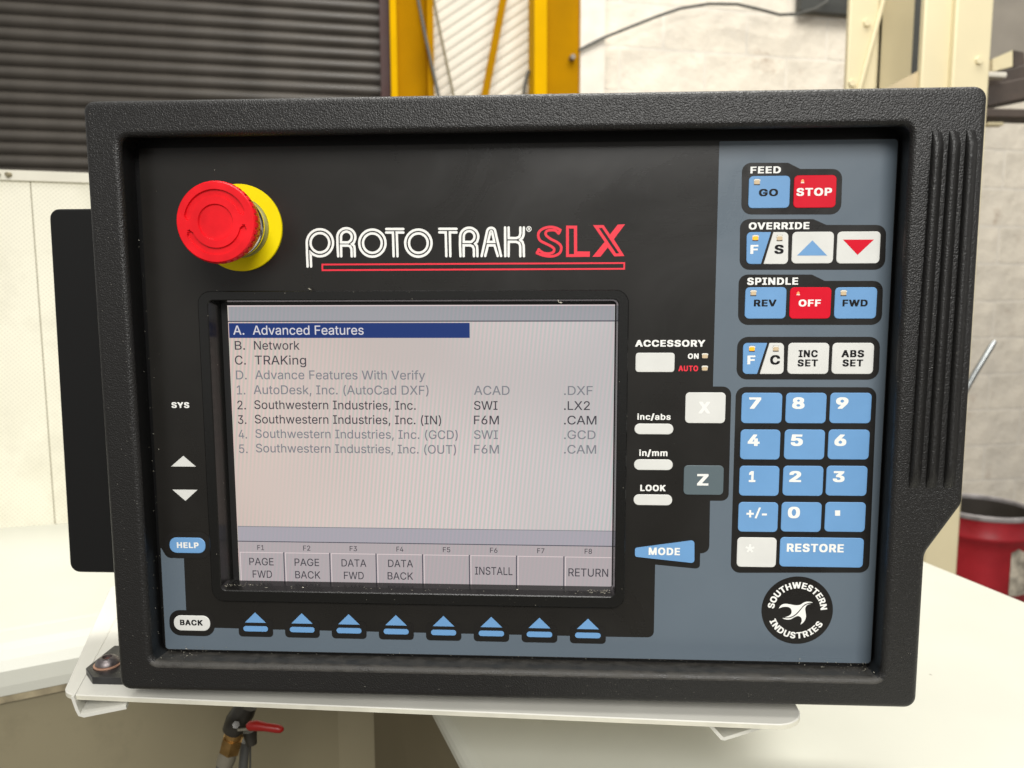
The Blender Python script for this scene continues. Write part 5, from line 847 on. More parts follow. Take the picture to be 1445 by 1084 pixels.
def frontz(r, a):
    z = .0305 - .0006 * (r / .0194) ** 0
    dg = math.degrees(a) % 360
    if r < .0084: z -= .0010
    elif r < .0092: z -= .0010 * (1 - (r - .0084) / .0008) if r < .0088 else 0
    elif .0125 < r < .0160:
        top = 14 < dg < 168; bot = 196 < dg < 346
        rm = abs(r - .01425) / .00175
        if (14 + 8 * rm < dg < 168 - 0) or (168 <= dg < 168 + 8 * (1 - rm)) or (196 + 8 * rm < dg < 346) or (346 <= dg < 346 + 8 * (1 - rm)): z -= .0012
    return z
rr = [.0199 * 0 + v for v in (.0190, .0176, .01625, .01605, .01590, .0155, .0150, .01425, .0135, .0130, .01265, .01250, .01235, .0112, .0100, .0093, .0089, .0087, .0084, .0083, .0060, .0030)]
vs = []
for i, (r, z) in enumerate(side):
    for k in range(SEG):
        a = 2 * PI * k / SEG; notch = (k % 8) in (0, 1) and (2 < i < 8); q = r - (.0007 if notch else 0); vs.append(W(ES[0] + q * math.cos(a), ES[1] + q * math.sin(a), z))
for r in rr:
    for k in range(SEG):
        a = 2 * PI * k / SEG; vs.append(W(ES[0] + r * math.cos(a), ES[1] + r * math.sin(a), frontz(r, a) + .0006))
nr = len(side) + len(rr)
fs = [(i * SEG + k, i * SEG + (k + 1) % SEG, (i + 1) * SEG + (k + 1) % SEG, (i + 1) * SEG + k) for i in range(nr - 1) for k in range(SEG)] + [tuple(range((nr - 1) * SEG, nr * SEG))]
mb.add(vs, fs); mb.obj('knob', m_stop, es, 28)

# ---- swarf and dust caught in the corners
mb = MB(); rnd = random.Random(3)
def chip(x, y, z, s):
    a = rnd.random() * 2 * PI; v = Vector((math.cos(a), math.sin(a) * .6, rnd.uniform(-.3, .6))) * s; w = Vector((-v.y, v.x, rnd.uniform(-.5, .5) * s)) * rnd.uniform(.15, .45)
    p = Vector((x, y, z)); q = [p - v, p + w, p + v, p + v * .3 - w]; mb.add([W(*t) for t in q], [(0, 1, 2, 3), (3, 2, 1, 0)] if False else [(0, 1, 2, 3)])
for _ in range(45): chip(-.1612 + abs(rnd.gauss(0, .010)), -.1016 + abs(rnd.gauss(0, .0009)), rnd.uniform(-.002, .0015), rnd.uniform(.0002, .0008))
for _ in range(35): chip(.0555 - abs(rnd.gauss(0, .008)), -.1018 + abs(rnd.gauss(0, .0008)), rnd.uniform(-.002, .0015), rnd.uniform(.0003, .0010))
for _ in range(40): chip(rnd.uniform(-.15, .05), -.1019 + abs(rnd.gauss(0, .0006)), rnd.uniform(-.002, .0015), rnd.uniform(.0002, .0006))
for _ in range(45): chip(-.1955 + abs(rnd.gauss(0, .016)), -.1387 + abs(rnd.gauss(0, .0008)), rnd.uniform(.0, .013), rnd.uniform(.0002, .0006))
for _ in range(45): chip(.1945 - abs(rnd.gauss(0, .014)), -.1390 + abs(rnd.gauss(0, .0008)), rnd.uniform(.0, .013), rnd.uniform(.0002, .0006))
for _ in range(50): chip(-.1955 + abs(rnd.gauss(0, .0008)), rnd.uniform(-.138, .10), rnd.uniform(.0, .014), rnd.uniform(.00015, .0004))
for _ in range(60): chip(rnd.uniform(-.205, .21), rnd.uniform(-.152, -.142), .0173, rnd.uniform(.00012, .00028))
for _ in range(60): chip(rnd.uniform(-.19, .19), -.1392 + abs(rnd.gauss(0, .0007)), rnd.uniform(.0, .004), rnd.uniform(.0002, .0005))
for px, py, s in ((437, 408, .0013), (788, 425, .0014), (791, 427, .001), (306, 410, .0006), (359.5, 414, .0006)): p = onz(px, py, .0027); chip(p.x, p.y, p.z, s)
for px, py in ((303, 240), (221, 270), (1240, 655), (1241, 886), (302, 633)): p = onz(px, py, .0003); chip(p.x, p.y, .0004, .0006)
sw = mb.obj('metal_swarf', m_swarf, None); tag(sw, 'fine pale metal swarf and dust lodged in the corners of the black panel frame', 'swarf', kind='stuff')
# ================================================================== MOUNTING PLATE
PH = -.1635
def Y2(px, py, h): p = ony(px, py, h); return (p.x, p.z)
plate = empty('mounting_plate', W(-.03, -.20, -.08), 'white painted steel mounting plate with folded channels, under the black control panel', 'mounting plate')
pp = [Y2(86, 990, PH), Y2(650, 1009, PH), Y2(1141, 1032, PH), Y2(1141, 980, PH), (.20, -.17), (-.30, -.17), Y2(157, 826, PH)]
pp[1] = ((pp[0][0] + pp[2][0]) / 2, (pp[0][1] + pp[2][1]) / 2)
pp[0] = Y2(88, 979.5, PH); pp[2] = Y2(1141, 1024, PH)
ring = rpoly([pp[0], pp[2], (pp[2][0] + .002, -.10), (.14, -.17), (-.30, -.17), pp[6]], [.013, .016, .01, .01, .01, .01], 8)
def hslab(ring, y1, y0, mb, mi_side=0, bev=.0006):
    n = len(ring); c = [sum(p[i] for p in ring) / n for i in (0, 1)]
    A = sum(ring[i][0] * ring[(i + 1) % n][1] - ring[(i + 1) % n][0] * ring[i][1] for i in range(n))
    up = ring if A < 0 else ring[::-1]
    def lift(r, y): return [W(p[0], y, p[1]) for p in r]
    ins = [(p[0] + (c[0] - p[0]) * bev / max(1e-6, math.dist(p, c)), p[1] + (c[1] - p[1]) * bev / max(1e-6, math.dist(p, c))) for p in up]
    top = lift(ins, y1); e1 = lift(up, y1 - bev); e0 = lift(up, y0)
    mb.add(top, [tuple(range(n))]); mb.add(top + e1, [(i, n + i, n + (i + 1) % n, (i + 1) % n) for i in range(n)])
    mb.add(e1 + e0, [(i, n + i, n + (i + 1) % n, (i + 1) % n) for i in range(n)], mi_side); mb.add(e0, [tuple(range(n - 1, -1, -1))], mi_side)
mb = MB(); hslab(ring, PH, PH - .0030, mb, 1); mesh_obj('plate', mb.v, mb.f, [m_plate, m_edge], plate, None, mb.mi)
# channels folded under the plate, running back
def channel(sec, dz, dx, name='channel'):
    mb = MB(); P_ = [onz(px, py, z) for px, py, z in sec]; t = .0019
    q = [(p.x, p.y) for p in P_]; z0 = P_[0].z
    Lf, Rt = [], []
    for i in range(len(q)):
        a, b = Vector(q[max(i - 1, 0)]), Vector(q[min(i + 1, len(q) - 1)]); d = (b - a).normalized(); n_ = Vector((-d.y, d.x))
        Lf.append(Vector(q[i]) + n_ * t / 2); Rt.append(Vector(q[i]) - n_ * t / 2)
    ring = Lf + Rt[::-1]
    mb.prism([W(p.x, p.y, z0) for p in ring], [W(p.x + dx, p.y, z0 - dz) for p in ring]); return mb.obj(name, m_plate, plate)
channel([(102, 984, .012), (108.5, 1002, .012), (112, 1009, .012), (118, 1010.5, .012), (178, 998.5, .012)], .13, -.046)
channel([(999, 1020, .010), (1019, 1042.5, .010), (1022, 1043, .010), (1076, 1026, .010)], .13, -.02)
# black block with a button-head bolt
bt = PH + .0042; mb = MB()
bl = [Y2(130, 956, bt), Y2(121, 942.5, bt), Y2(161, 911, bt), (-.17, Y2(161, 911, bt)[1]), (-.17, Y2(131, 956, bt)[1])]
hslab(rpoly(bl, .0006, 2), bt, PH + .0002, mb, 0, .0004); blk = mb.obj('clamp_block', m_block, plate); blk['label'] = 'black steel clamp block'
bc = Y2(152, 938, bt); mb = MB()
def vlathe(prof, c, seg=48):
    mb = MB(); n = len(prof); vs = [W(c[0] + r * math.cos(2 * PI * k / seg), y, c[1] + r * math.sin(2 * PI * k / seg)) for r, y in prof for k in range(seg)]
    fs = [(i * seg + k, (i + 1) * seg + k, (i + 1) * seg + (k + 1) % seg, i * seg + (k + 1) % seg) for i in range(n - 1) for k in range(seg)] + [tuple(range(n * seg - 1, (n - 1) * seg - 1, -1))]
    mb.add(vs, fs); return mb
bolt = vlathe([(.0064, bt + .0008), (.0068, bt + .0013), (.0066, bt + .0022), (.0058, bt + .0036), (.0045, bt + .0047), (.0033, bt + .0051), (.0028, bt + .0050), (.0026, bt + .0030)], bc).obj('bolt', m_bolt, plate, 40)
vlathe([(.0026, bt + .0034), (.0001, bt + .0033)], bc, 6).obj('socket', m_rustdark, bolt)
vlathe([(.0078, bt + .0001), (.0078, bt + .0007), (.0072, bt + .0009)], bc).obj('washer', m_copper, bolt, 40)

# ================================================================== MACHINE BODIES BELOW
TH = -.222
# right: headstock cover, a strip turned about 22 degrees
a = Y2(1320, 795, TH); b = Y2(1445, 845, TH); d = Vector((b[0] - a[0], b[1] - a[1])).normalized()
lf = Vector(Y2(620, 1010, TH)); lf2 = Vector(Y2(660, 1084, TH)); dl = (lf2 - lf).normalized()
c1 = Vector(a) - d * .28; c2 = Vector(a) + d * .62; c3 = lf + dl * .26; c4 = lf - dl * .42
rs = [tuple(c1), tuple(c2), tuple(c3), tuple(c4)]
mb = MB(); n_ = None
rg = [rpoly(rs, .02, 6, .010 * (1 - math.sin(t))) for t in [PI / 2 * k / 5 for k in range(6)]]; ys = [TH - .010 * (1 - math.cos(PI / 2 * k / 5)) for k in range(6)]
A = sum(rg[0][i][0] * rg[0][(i + 1) % len(rg[0])][1] - rg[0][(i + 1) % len(rg[0])][0] * rg[0][i][1] for i in range(len(rg[0])))
def horiz(mb, r, y): 
    v = [W(p[0], y, p[1]) for p in r]; mb.add(v, [tuple(range(len(v)))] if A < 0 else [tuple(range(len(v) - 1, -1, -1))])
horiz(mb, rg[0], TH)
rg.append(rg[-1]); ys.append(TH - .55)
hcr = empty('headstock_cover', W(.2, TH - .55, -.1), 'large smooth white painted machine cover reaching to the right behind and below the panel', 'machine cover')
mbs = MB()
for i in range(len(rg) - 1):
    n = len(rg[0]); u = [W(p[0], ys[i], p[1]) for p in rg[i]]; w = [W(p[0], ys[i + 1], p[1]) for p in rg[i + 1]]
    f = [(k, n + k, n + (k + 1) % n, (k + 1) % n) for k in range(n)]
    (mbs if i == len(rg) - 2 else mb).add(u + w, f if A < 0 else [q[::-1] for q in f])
hc = mb.obj('top_sheet', m_white_steel, hcr, 35); sd = mbs.obj('side_sheet', m_cabshade, hcr, 35); sd['label'] = 'beige side sheet with its shade put into the colour'

# left: rounded white cover over a beige cabinet front
cab = empty('machine_cabinet', W(-.2, -.8, -.3), 'beige machine cabinet with a rounded white top cover, left of and below the panel', 'machine cabinet')
ang = None
e0 = Vector(Y2(0, 888, TH)); e1 = Vector(Y2(125, 867, TH)); dd = (e1 - e0).normalized(); back0 = Vector(Y2(0, 744, TH)); back1 = Vector(Y2(150, 733.5, TH)); db = (back1 - back0).normalized()
nrm = Vector((dd.y, -dd.x)); nrm = nrm if nrm.y > 0 else -nrm          # toward the operator
prof = [(0, 0), (.004, -.0012), (.008, -.0014), (.026, -.0026), (.034, -.006), (.040, -.012), (.044, -.020), (.0455, -.032), (.0455, -.040)]
L0 = e0 - dd * .5; L1_ = e0 + dd * .95
def P3(base, off, dy): q = base + nrm * off; return W(q.x, TH + dy, q.y)
mb = MB()
mb.add([W(*( (back0 - db * .5).x, TH, (back0 - db * .5).y)), W((back0 + db * .9).x, TH, (back0 + db * .9).y), P3(L1_, 0, 0), P3(L0, 0, 0)], [(3, 2, 1, 0)])
for (o0, y0), (o1_, y1) in zip(prof, prof[1:]): mb.add([P3(L0, o0, y0), P3(L1_, o0, y0), P3(L1_, o1_, y1), P3(L0, o1_, y1)], [(0, 3, 2, 1)])
mb.obj('top_cover', m_white_steel, cab, 50)
mb = MB(); mb.box(P3((L0 + L1_) / 2, .042, -.0435), W(dd.x, 0, dd.y) * .725, W(0, .0032, 0), W(nrm.x, 0, nrm.y) * .002); mb.obj('worn_lip', m_rust, cab)
mb = MB(); q0 = Vector(Y2(0, 974, TH - .045)); 
mb.box(P3((L0 + L1_) / 2, .020, -.047 - .40), W(dd.x, 0, dd.y) * .725, W(0, .40, 0), W(nrm.x, 0, nrm.y) * .020); mb.obj('front_panel', m_cab, cab)
# upright pieces between cabinet and headstock
def upright(px0, px1, z, m, name, dz=.01):
    a, b = onz(px0, 1050, z), onz(px1, 1050, z); mb = MB(); mb.box(W((a.x + b.x) / 2, -.62, z - dz), W((b.x - a.x) / 2, 0, 0), W(0, .37, 0), W(0, 0, dz)); return mb.obj(name, m, cab)
upright(300, 532, -.300, m_cab, 'side_panel'); upright(537, 900, -.330, m_cabshade, 'inner_panel'); upright(531, 540, -.312, m_darkgap, 'panel_joint')

# ball valve
vz = -.12
vl = empty('ball_valve', W(*onz(335, 1084, vz)), 'small dark ball valve with red lever and brass fitting, below the mounting plate', 'valve')
def PX(px, py, z=vz): return W(*onz(px, py, z))
u = (onz(1, 0, vz) - onz(0, 0, vz)).x    # metres per pixel there
mb = MB(); mb.tube([PX(328, 1031), PX(334, 1018), PX(344, 1004), PX(350, 994)], [15 * u, 17 * u, 17 * u, 14 * u], 20); mb.tube([PX(352, 1030, vz - .01), PX(355, 1050, vz - .01)], [11 * u, 8 * u], 16); mb.obj('body', m_valve, vl, 50)
mb = MB(); 
for (x, y, r) in ((333, 1023, 6),): mb.tube([PX(x, y, vz + .012), PX(x, y, vz + .020)], [r * u, r * u * .9], 6)
mb.obj('stem_nut', m_valve, vl)
mb = MB(); mb.tube([PX(336, 1030, vz + .017), PX(352, 1029, vz + .018)], [2.2 * u] * 2, 8); mb.obj('lever_strip', m_fer, vl)
mb = MB(); mb.tube([PX(350, 1026, vz + .018), PX(353, 1024.5, vz + .018), PX(362, 1024, vz + .018), PX(375, 1026, vz + .018), PX(392, 1028.5, vz + .018), PX(397, 1029.5, vz + .018), PX(400, 1030, vz + .018)], [5 * u, 7 * u, 7.5 * u, 6 * u, 6 * u, 5 * u, 2 * u], 14); mb.obj('lever', m_lever, vl, 60)
mb = MB(); mb.tube([PX(331, 1030), PX(328, 1044)], [13 * u, 12 * u], 20); mb.tube([PX(329, 1041), PX(324, 1060)], [16 * u, 15.5 * u], 6); mb.obj('brass_fitting', m_brass, vl)
mb = MB(); mb.tube([PX(324, 1058), PX(320, 1070), PX(317, 1078)], [12 * u, 13.5 * u, 13 * u], 20); mb.obj('ferrule', m_fer, vl, 50)
mb = MB(); mb.tube([PX(320, 1072), PX(314, 1090), PX(308, 1125), PX(305, 1200), PX(310, 1500)], 12 * u, 18); mb.obj('hose', m_hose, vl, 60)
mb = MB(); mb.tube([PX(346, 1046, vz - .02), PX(343, 1084, vz - .02), PX(342, 1500, vz - .02)], 7 * u, 16); mb.tube([PX(353, 1048, vz - .03), PX(352.5, 1500, vz - .03)], 1.6 * u, 8); mb.obj('pipe', m_hose, vl, 60)

# ================================================================== BEHIND, LEFT: sheet partition standing on the cabinet
k_p = db.y / db.x
def onpart(px, py): return onwall(px, py, back0.y - k_p * back0.x, k_p)
part = empty('splash_guard', W(-.6, TH, -.5), 'cream sheet metal guard with fine mesh pattern and top rail, behind the white cover', 'machine guard')
def pq(name, px0, py0, px1, py1, m, th=.004, off=0.0, parent=part, yl=None, yh=None):
    A_, B_ = onpart(px0, (py0 + py1) / 2), onpart(px1, (py0 + py1) / 2); C_ = onpart((px0 + px1) / 2, py0); D_ = onpart((px0 + px1) / 2, py1)
    yh = C_.y if yh is None else yh; yl = D_.y if yl is None else yl
    mb = MB(); ex = Vector((B_.x - A_.x, 0, B_.z - A_.z)) / 2; nz = Vector((-ex.z, 0, ex.x)).normalized(); nz = nz if nz.z > 0 else -nz
    c = Vector(((A_.x + B_.x) / 2, (yl + yh) / 2, (A_.z + B_.z) / 2)) + nz * (off)
    mb.box(W(*c), W(*ex), W(0, (yh - yl) / 2, 0), W(*(nz * th))); return mb.obj(name, m, parent)
yr = onpart(60, 243).y; yr2 = onpart(60, 257).y
pq('sheet', -220, 0, 25, 0, m_part, yl=TH - .01, yh=yr2); pq('sheet', 26.6, 0, 700, 0, m_part, yl=TH - .01, yh=yr2)
pq('seam', 25, 0, 26.6, 0, m_rust if False else m_cab, .003, yl=TH - .01, yh=yr2)
rail = pq('top_rail', -220, 0, 700, 0, m_trim, .006, .002, yl=yr2, yh=yr)
for px in (4, 20):
    c = onpart(px, 248.5); mb = MB(); mb.tube([W(c.x, c.y, c.z + .006), W(c.x, c.y, c.z + .013)], [.0035, .0025], 12); mb.obj('rivet', m_cab, rail)

# ================================================================== BACK WALL LINE
KW = -.25; ZW = -3.2
def wl(px, py, off=0.0): return onwall(px, py, ZW + off, KW)
WD = Vector((1, 0, KW)).normalized(); WN = Vector((-KW, 0, 1)).normalized()
def wallbox(name, x0, x1, y0, y1, m, th, off, parent=None, bev=0):
    """box on the back wall line from x0 to x1 (panel x), y0..y1, standing off by off"""
    c = Vector(((x0 + x1) / 2, (y0 + y1) / 2, ZW + KW * (x0 + x1) / 2)) + WN * (off)
    mb = MB(); mb.box(W(*c), W(*(WD * ((x1 - x0) / 2 / WD.x))), W(0, (y1 - y0) / 2, 0), W(*(WN * th)), 0, bev); return mb.obj(name, m, parent)
FL = -1.15
shutter = empty('roller_shutter', W(-1.6, FL, -2.8), 'dark brown-grey ribbed roller shutter door, left of the yellow posts', 'roller shutter')
xs0, xs1 = -3.6, wl(541, 60).x
sl = None; pitch = .0505
prof = [(-.5, -.006), (-.42, .0), (-.25, .009), (0, .013), (.25, .009), (.42, 0), (.5, -.006)]
nsl = 47; y_top = 1.75
mb = MB(); 
A_ = Vector((xs0, 0, ZW + KW * xs0)); B_ = Vector((xs1, 0, ZW + KW * xs1))
for u_, w_ in prof[::1]: pass
vs = []
for base in (A_, B_):
    for u_, w_ in prof: q = base + WN * w_; vs.append(W(q.x, u_ * pitch * .98, q.z))
n = len(prof)
me = bpy.data.meshes.new('slat'); me.from_pydata([tuple(v) for v in vs], [], [(i, n + i, n + i + 1, i + 1) for i in range(n - 1)]); me.materials.append(m_shut); me.shade_smooth(); me.update()
for i in range(nsl):
    o = bpy.data.objects.new('slat', me); COL.objects.link(o); o.parent = shutter; o.location = -shutter.location + Vector((0, 0, y_top - i * pitch))
wallbox('shutter_backing', xs0, xs1, FL, 1.9, m_darkgap, .004, -.02, shutter)
fr = wallbox('shutter_guide', wl(536, 60).x, wl(549, 60).x, FL, 1.9, m_maroon, .03, .03); tag(fr, 'dark maroon steel guide channel at the right edge of the roller shutter', 'door frame')

def post(px0, px1, name, label, cat, pieces):
    e = empty(name, W(wl((px0 + px1) / 2, 60).x, FL, wl((px0 + px1) / 2, 60).z), label, cat)
    for nm, a, b, m, th, off in pieces: wallbox(nm, wl(a, 60).x, wl(b, 60).x, FL, 2.2, m, th, off, e)
    return e
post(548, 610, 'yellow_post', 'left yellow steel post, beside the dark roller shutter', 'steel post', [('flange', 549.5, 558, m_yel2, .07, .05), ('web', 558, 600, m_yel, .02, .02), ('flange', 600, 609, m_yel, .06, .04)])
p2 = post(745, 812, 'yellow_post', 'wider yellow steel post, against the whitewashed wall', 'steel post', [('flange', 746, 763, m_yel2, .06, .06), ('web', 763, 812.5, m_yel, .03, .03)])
c = wl(801, 89); c = c + WN * .065; mb = MB(); mb.tube([W(*c), W(*(c + WN * .03))], [.014, .012], 6); mb.obj('bolt', m_greyst, p2)
# cladding between the posts: ribs set on the slant
clad = empty('cladding', W(wl(680, 60).x, FL, wl(680, 60).z), 'off-white ribbed cladding with slanting ribs between the two yellow posts', 'wall cladding')
xa, xb = wl(606, 60).x, wl(748, 60).x
wallbox('sheet', xa, xb, FL, 2.2, m_clad, .004, -.03, clad)
mb0 = None
cx_ = (xa + xb) / 2; wdt = xb - xa
sh = None
for i in range(46):
    yc = .35 + i * .048; sl_ = .72; mb = MB()
    P0 = Vector((xa, yc - sl_ * wdt / 2, ZW + KW * xa)) - WN * .024; P1 = Vector((xb, yc + sl_ * wdt / 2, ZW + KW * xb)) - WN * .024
    h = Vector((0, .020, 0)); q = Vector((0, .010, 0)); o_ = WN * .0035
    mb.add([W(*v) for v in (P0 - h, P0 - q + o_, P0 + q + o_, P0 + h, P1 - h, P1 - q + o_, P1 + q + o_, P1 + h)], [(0, 4, 5, 1), (1, 5, 6, 2), (2, 6, 7, 3)])
    mb.obj('rib', m_clad, clad)
def bar(name, pts, r, m, label, cat, off, seg=10, group=None, flatb=None):
    q = [wl(p[0], p[1], off) for p in pts]; mb = MB()
    if flatb:
        for a, b in zip(q, q[1:]): mb.box(W(*((a + b) / 2)), W(*((b - a) / 2)), W(*(WN.cross((b - a).normalized()) * flatb)), W(*(WN * .004)))
    else: mb.tube([W(*v) for v in q], r, seg)
    o = mb.obj(name, m, None, 60 if not flatb else None); tag(o, label, cat, group); return o
bar('brace', [(716, -40), (710, 0), (684, 136), (670, 210)], 0, m_yel, 'narrow slanting yellow brace between the two yellow posts', 'brace', .05, flatb=.016)
bar('wall_cable', [(584, -40), (590, 0), (601, 55), (620, 140), (640, 230)], .007, m_cable, 'thin dark cable hanging beside the left yellow post', 'cable', .12)
bar('wall_cable', [(606, -40), (612, 0), (622, 50), (641, 140), (660, 230)], .006, m_cab, 'thin brown rope slanting down across the ribbed cladding', 'rope', .06)
bar('wall_cable', [(746, 100), (741, 118), (738, 140), (735, 180)], .008, m_cable, 'short grey conduit beside the wider yellow post', 'conduit', .03)

# whitewashed block wall on the right
wallr = empty('block_wall', W(1.6, FL, -3.6), 'whitewashed block wall behind the cream posts, right of the yellow posts', 'wall')
wx0 = wl(813, 60).x; wx1 = 4.6
wallbox('mortar', wx0, wx1, FL, 2.4, m_mortar, .03, -.045, wallr)
bw, bh = .42, .20; rnd = random.Random(5); meshes = {}
def blockmesh(w):
    w = round(w, 2)
    if w in meshes: return meshes[w]
    mb = MB(); mb.box((0, 0, 0), W(*(WD * (w / 2))), W(0, bh / 2 - .0025, 0), W(*(WN * .02)), 0, .006)
    me = bpy.data.meshes.new('block'); me.from_pydata([tuple(v) for v in mb.v], [], mb.f); me.materials.append(m_brick); me.update(); meshes[w] = me; return me
for r_ in range(18):
    y = FL + bh * (r_ + .5); x = wx0 + .002; first = True
    while x < wx1:
        w = bw if not (first and r_ % 2) else bw / 2; first = False
        w_ = min(w, (wx1 - x)); 
        if w_ < .05: break
        xc = x + w_ / 2; zc_ = ZW + KW * xc
        o = bpy.data.objects.new('block', blockmesh(w_ / WD.x - .005)); COL.objects.link(o); o.parent = wallr
        c = Vector((xc, y, zc_)) + WN * (-.0338 + rnd.uniform(-.0008, .0008)); o.location = W(*c) - wallr.location; x += w_
# pier: lighter strip next to the yellow post
pr = wallbox('plastered_pier', wl(812.5, 60).x, wl(846, 60).x, FL, 2.3, m_mortar, .03, .05); tag(pr, 'narrow pale plastered pier against the right side of the wider yellow post', 'pier')
bar('wall_cable', [(817, 71), (832, 63), (850, 54), (885, 40), (925, 24), (960, 12), (1000, 5.5), (1040, 6), (1075, 14), (1100, 21), (1125, 20), (1150, 13), (1166, 3), (1175, -12)], .007, m_cable, 'dark cable looping along the top of the whitewashed wall', 'cable', .10)
q0 = wl(1128, 10); bmx = wallbox('wall_beam', wl(1122, 0).x, wl(1215, 0).x, wl(1130, 20).y, wl(1130, -60).y, m_darkgap, .02, .03); tag(bmx, 'dark steel beam end at the top of the wall, left of the cream posts', 'beam')

# ================================================================== CREAM POSTS AND RACK, RIGHT
def zbox(name, px0, px1, y0, y1, z, m, dz, parent=None, ref=100, bev=0.004):
    a, b = onz(px0, ref, z), onz(px1, ref, z); mb = MB(); mb.box(W((a.x + b.x) / 2, (y0 + y1) / 2, z - dz), W((b.x - a.x) / 2, 0, 0), W(0, (y1 - y0) / 2, 0), W(0, 0, dz), 0, bev); return mb.obj(name, m, parent, 30)
zp = -1.5
cp = empty('cream_post', W(onz(1245, 100, zp).x, FL, zp), 'left cream painted steel post with bolt heads and a folded edge', 'steel post')
zbox('flange', 1196, 1237, FL, 1.6, zp, m_cream, .012, cp); zbox('web', 1237, 1287, FL, 1.6, zp - .045, m_cream, .01, cp); zbox('flange', 1237, 1243, FL, 1.6, zp - .005, m_cream, .025, cp)
def bolthead(px, py, z, r, m, parent):
    c = onz(px, py, z); mb = MB(); mb.tube([W(c.x, c.y, c.z), W(c.x, c.y, c.z + r * .6)], [r, r * .85], 6); return mb.obj('bolt', m, parent)
bolthead(1223, 33, zp, .010, m_cream, cp); bolthead(1202, 118, zp, .010, m_cream, cp)
a1, a2 = onz(1247, 0, zp + .003), onz(1212, 130, zp + .003)
mb = MB(); mb.tube([W(*(a1 + (a1 - a2) * .5)), W(*(a2 + (a2 - a1) * .6))], .006, 8); mb.obj('slanting_rod', m_cream, cp, 60)
zq = -1.3
cq = empty('cream_post', W(onz(1345, 100, zq).x, FL, zq), 'right cream painted steel post standing behind the top right corner of the panel', 'steel post')
zbox('web', 1301, 1345, FL, 1.5, zq - .02, m_cream, .012, cq); zbox('flange', 1345, 1397, FL, 1.5, zq, m_cream, .02, cq)
bolthead(1381, 86, zq, .009, m_cream, cq)
# slanting cream gusset between posts
g = [onz(1232, 135, -1.35), onz(1302, 97, -1.35), onz(1316, 91, -1.35), onz(1340, 101, -1.35), onz(1343, 150, -1.35), onz(1232, 150, -1.35)]
mb = MB(); mb.prism([W(p.x, p.y, p.z) for p in g][::-1], [W(p.x, p.y, p.z + .012) for p in g][::-1]); gs = mb.obj('gusset', mat('tan_gusset_paint', (.58, .47, .29), .5, var=.06), None); tag(gs, 'tan triangular bracket between the two cream posts, just above the panel edge', 'bracket')
bb = zbox('steel_sheet', 1284, 1304, .45, 1.4, -1.8, m_darkgap, .02); tag(bb, 'dark green-grey sheet glimpsed in the gap between the cream posts', 'sheet')
# storage rack, right
dk = zbox('duct', 1390, 1600, onz(1420, 85, -2.2).y, 1.7, -2.2, m_greyst, .15); tag(dk, 'dull grey metal duct in the top right corner', 'duct')
def beam(name, pts, r, m, label, cat, group=None):
    mb = MB(); a, b, h = Vector(pts[0]), Vector(pts[1]), r; d_ = (b - a) / 2
    mb.box(W(*((a + b) / 2)), W(*d_), W(*(Vector((0, 0, 1)).cross(d_.normalized()).normalized() * h[0])), W(0, 0, h[1]), 0, .002); o = mb.obj(name, m); tag(o, label, cat, group); return o
zr = -1.55
bs = empty('box_section', W(*onz(1420, 88, zr)), 'cream steel box section with its open dark end, on the rack timbers', 'steel section')
mb = MB(); c = [onz(1401, 83, zr), onz(1429, 71, zr), onz(1429, 94, zr), onz(1401, 101, zr)]
mb.prism([W(*p) for p in c][::-1], [W(*(p + Vector((.0, 0, -.06)))) for p in c][::-1]); mb.obj('side', m_cream, bs)
mb = MB(); c = [onz(1430, 71, zr), onz(1445, 74, zr), onz(1446, 93, zr), onz(1430, 94, zr)]
mb.prism([W(*p) for p in c][::-1], [W(*(p + Vector((.0, 0, -.06)))) for p in c][::-1]); mb.obj('open_end', m_dark, bs)
beam('rack_timber', (onz(1375, 124, zr - .02), onz(1470, 98, zr - .02)), (.018, .03), m_dark, 'uppermost dark brown timber on the rack at the right edge', 'timber')
beam('rack_timber', (onz(1375, 142, zr), onz(1470, 122, zr)), (.024, .03), m_dark, 'thick dark brown timber across the middle of the rack at the right edge', 'timber')
beam('rack_timber', (onz(1380, 163, zr + .02), onz(1470, 165, zr + .02)), (.010, .03), m_dark, 'lowest thin grey-brown timber on the rack at the right edge', 'timber')
beam('rack_strip', (onz(1380, 106, zr + .04), onz(1417, 108, zr + .04)), (.006, .012), m_clad, 'short pale strip on the dark timbers beside the cream post', 'strip')
beam('rack_strip', (onz(1390, 176, zr + .03), onz(1413, 176, zr + .03)), (.004, .012), m_cream, 'cream strip end under the lowest rack timber', 'strip')

# silver rod leaning by the wall
mb = MB(); mb.tube([W(*onz(1404, 481, -1.1)), W(*onz(1398, 490, -1.1)), W(*onz(1376, 526, -1.1)), W(*onz(1340, 590, -1.1))], [.004, .006, .006, .006], 12); rd = mb.obj('silver_rod', m_silver, None, 60); tag(rd, 'thin shiny silver rod showing at the right edge of the panel', 'rod')

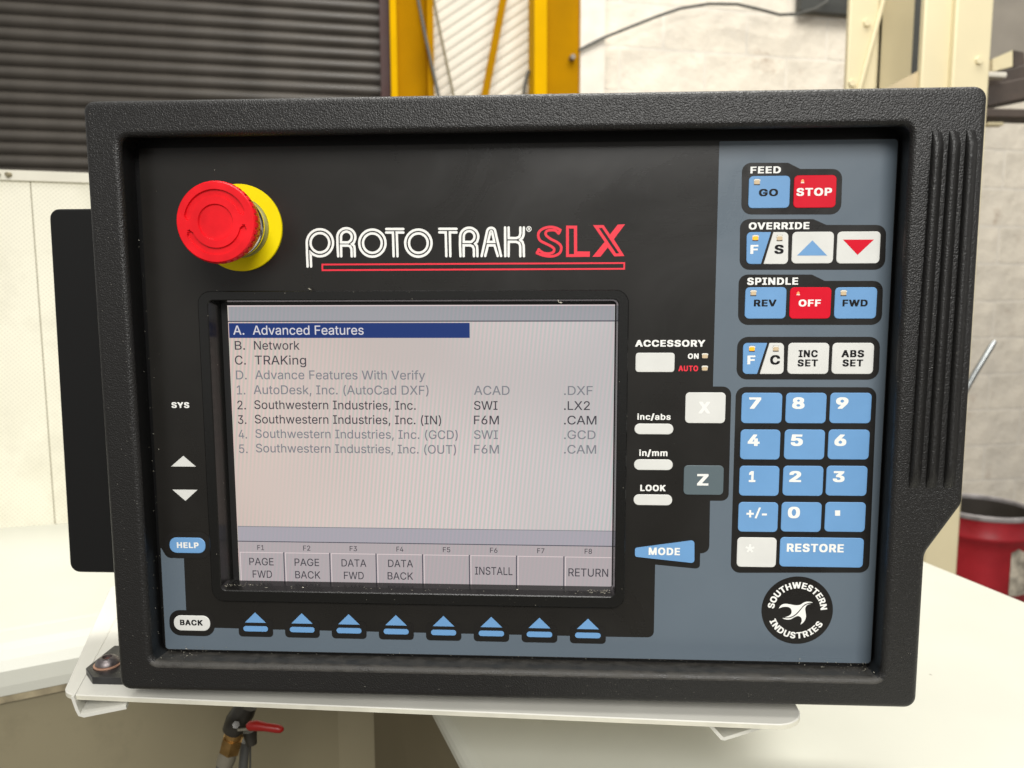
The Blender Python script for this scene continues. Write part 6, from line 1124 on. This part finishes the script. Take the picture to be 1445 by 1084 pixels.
# red drum
dz = -2.0; dc = onz(1385, 715, dz); dr = .147
drum = empty('red_drum', W(dc.x, FL, dz), 'red steel drum with mottled label and half open lid, behind the white cover at right', 'drum')
def dl_(name, prof, m, seg=56, sm=40, parent=drum, cap=False):
    mb = MB(); n = len(prof); vs = [W(dc.x + r * math.cos(2 * PI * k / seg), y, dz + r * math.sin(2 * PI * k / seg)) for r, y in prof for k in range(seg)]
    fs = [(i * seg + k, i * seg + (k + 1) % seg, (i + 1) * seg + (k + 1) % seg, (i + 1) * seg + k) for i in range(n - 1) for k in range(seg)]
    if cap: fs.append(tuple(range((n - 1) * seg, n * seg)))
    mb.add(vs, fs); return mb.obj(name, m, parent, sm)
yt_ = dc.y
body = dl_('shell', [(dr * .94, FL), (dr * .97, yt_ - .11), (dr * .975, yt_ - .08), (dr * 1.02, yt_ - .072), (dr * 1.02, yt_ - .062), (dr * .98, yt_ - .052), (dr * .985, yt_ - .010)], m_drum)
dl_('rim', [(dr * .985, yt_ - .012), (dr * 1.02, yt_ - .008), (dr * 1.02, yt_ + .002), (dr * .99, yt_ + .006), (dr * .95, yt_ + .002), (dr * .95, yt_ - .008)], m_drumrim)
dl_('inside', [(dr * .955, yt_ - .004), (dr * .95, yt_ - .30), (.002, yt_ - .30)], m_drumin)
mb = MB(); seg = 14; a0, a1 = math.radians(-84), math.radians(-20)
a0, a1 = math.radians(20), math.radians(84)
for i in range(seg):
    t0, t1 = a0 + (a1 - a0) * i / seg, a0 + (a1 - a0) * (i + 1) / seg; R_ = dr * .98
    w0 = .006 * math.sin(i * 1.7); w1 = .006 * math.sin((i + 1) * 1.7)
    mb.add([W(dc.x + R_ * math.cos(t), y, dz + R_ * math.sin(t)) for t, y in ((t0, yt_ - .24), (t1, yt_ - .24), (t1, yt_ - .098 + w1), (t0, yt_ - .098 + w0))], [(3, 2, 1, 0)])
mb.obj('label', m_label, drum)

# workshop floor
mb = MB(); mb.add([(-14, -6, FL), (14, -6, FL), (14, 12, FL), (-14, 12, FL)], [(0, 1, 2, 3)]); fl = mb.obj('floor', m_floor); fl['kind'] = 'structure'
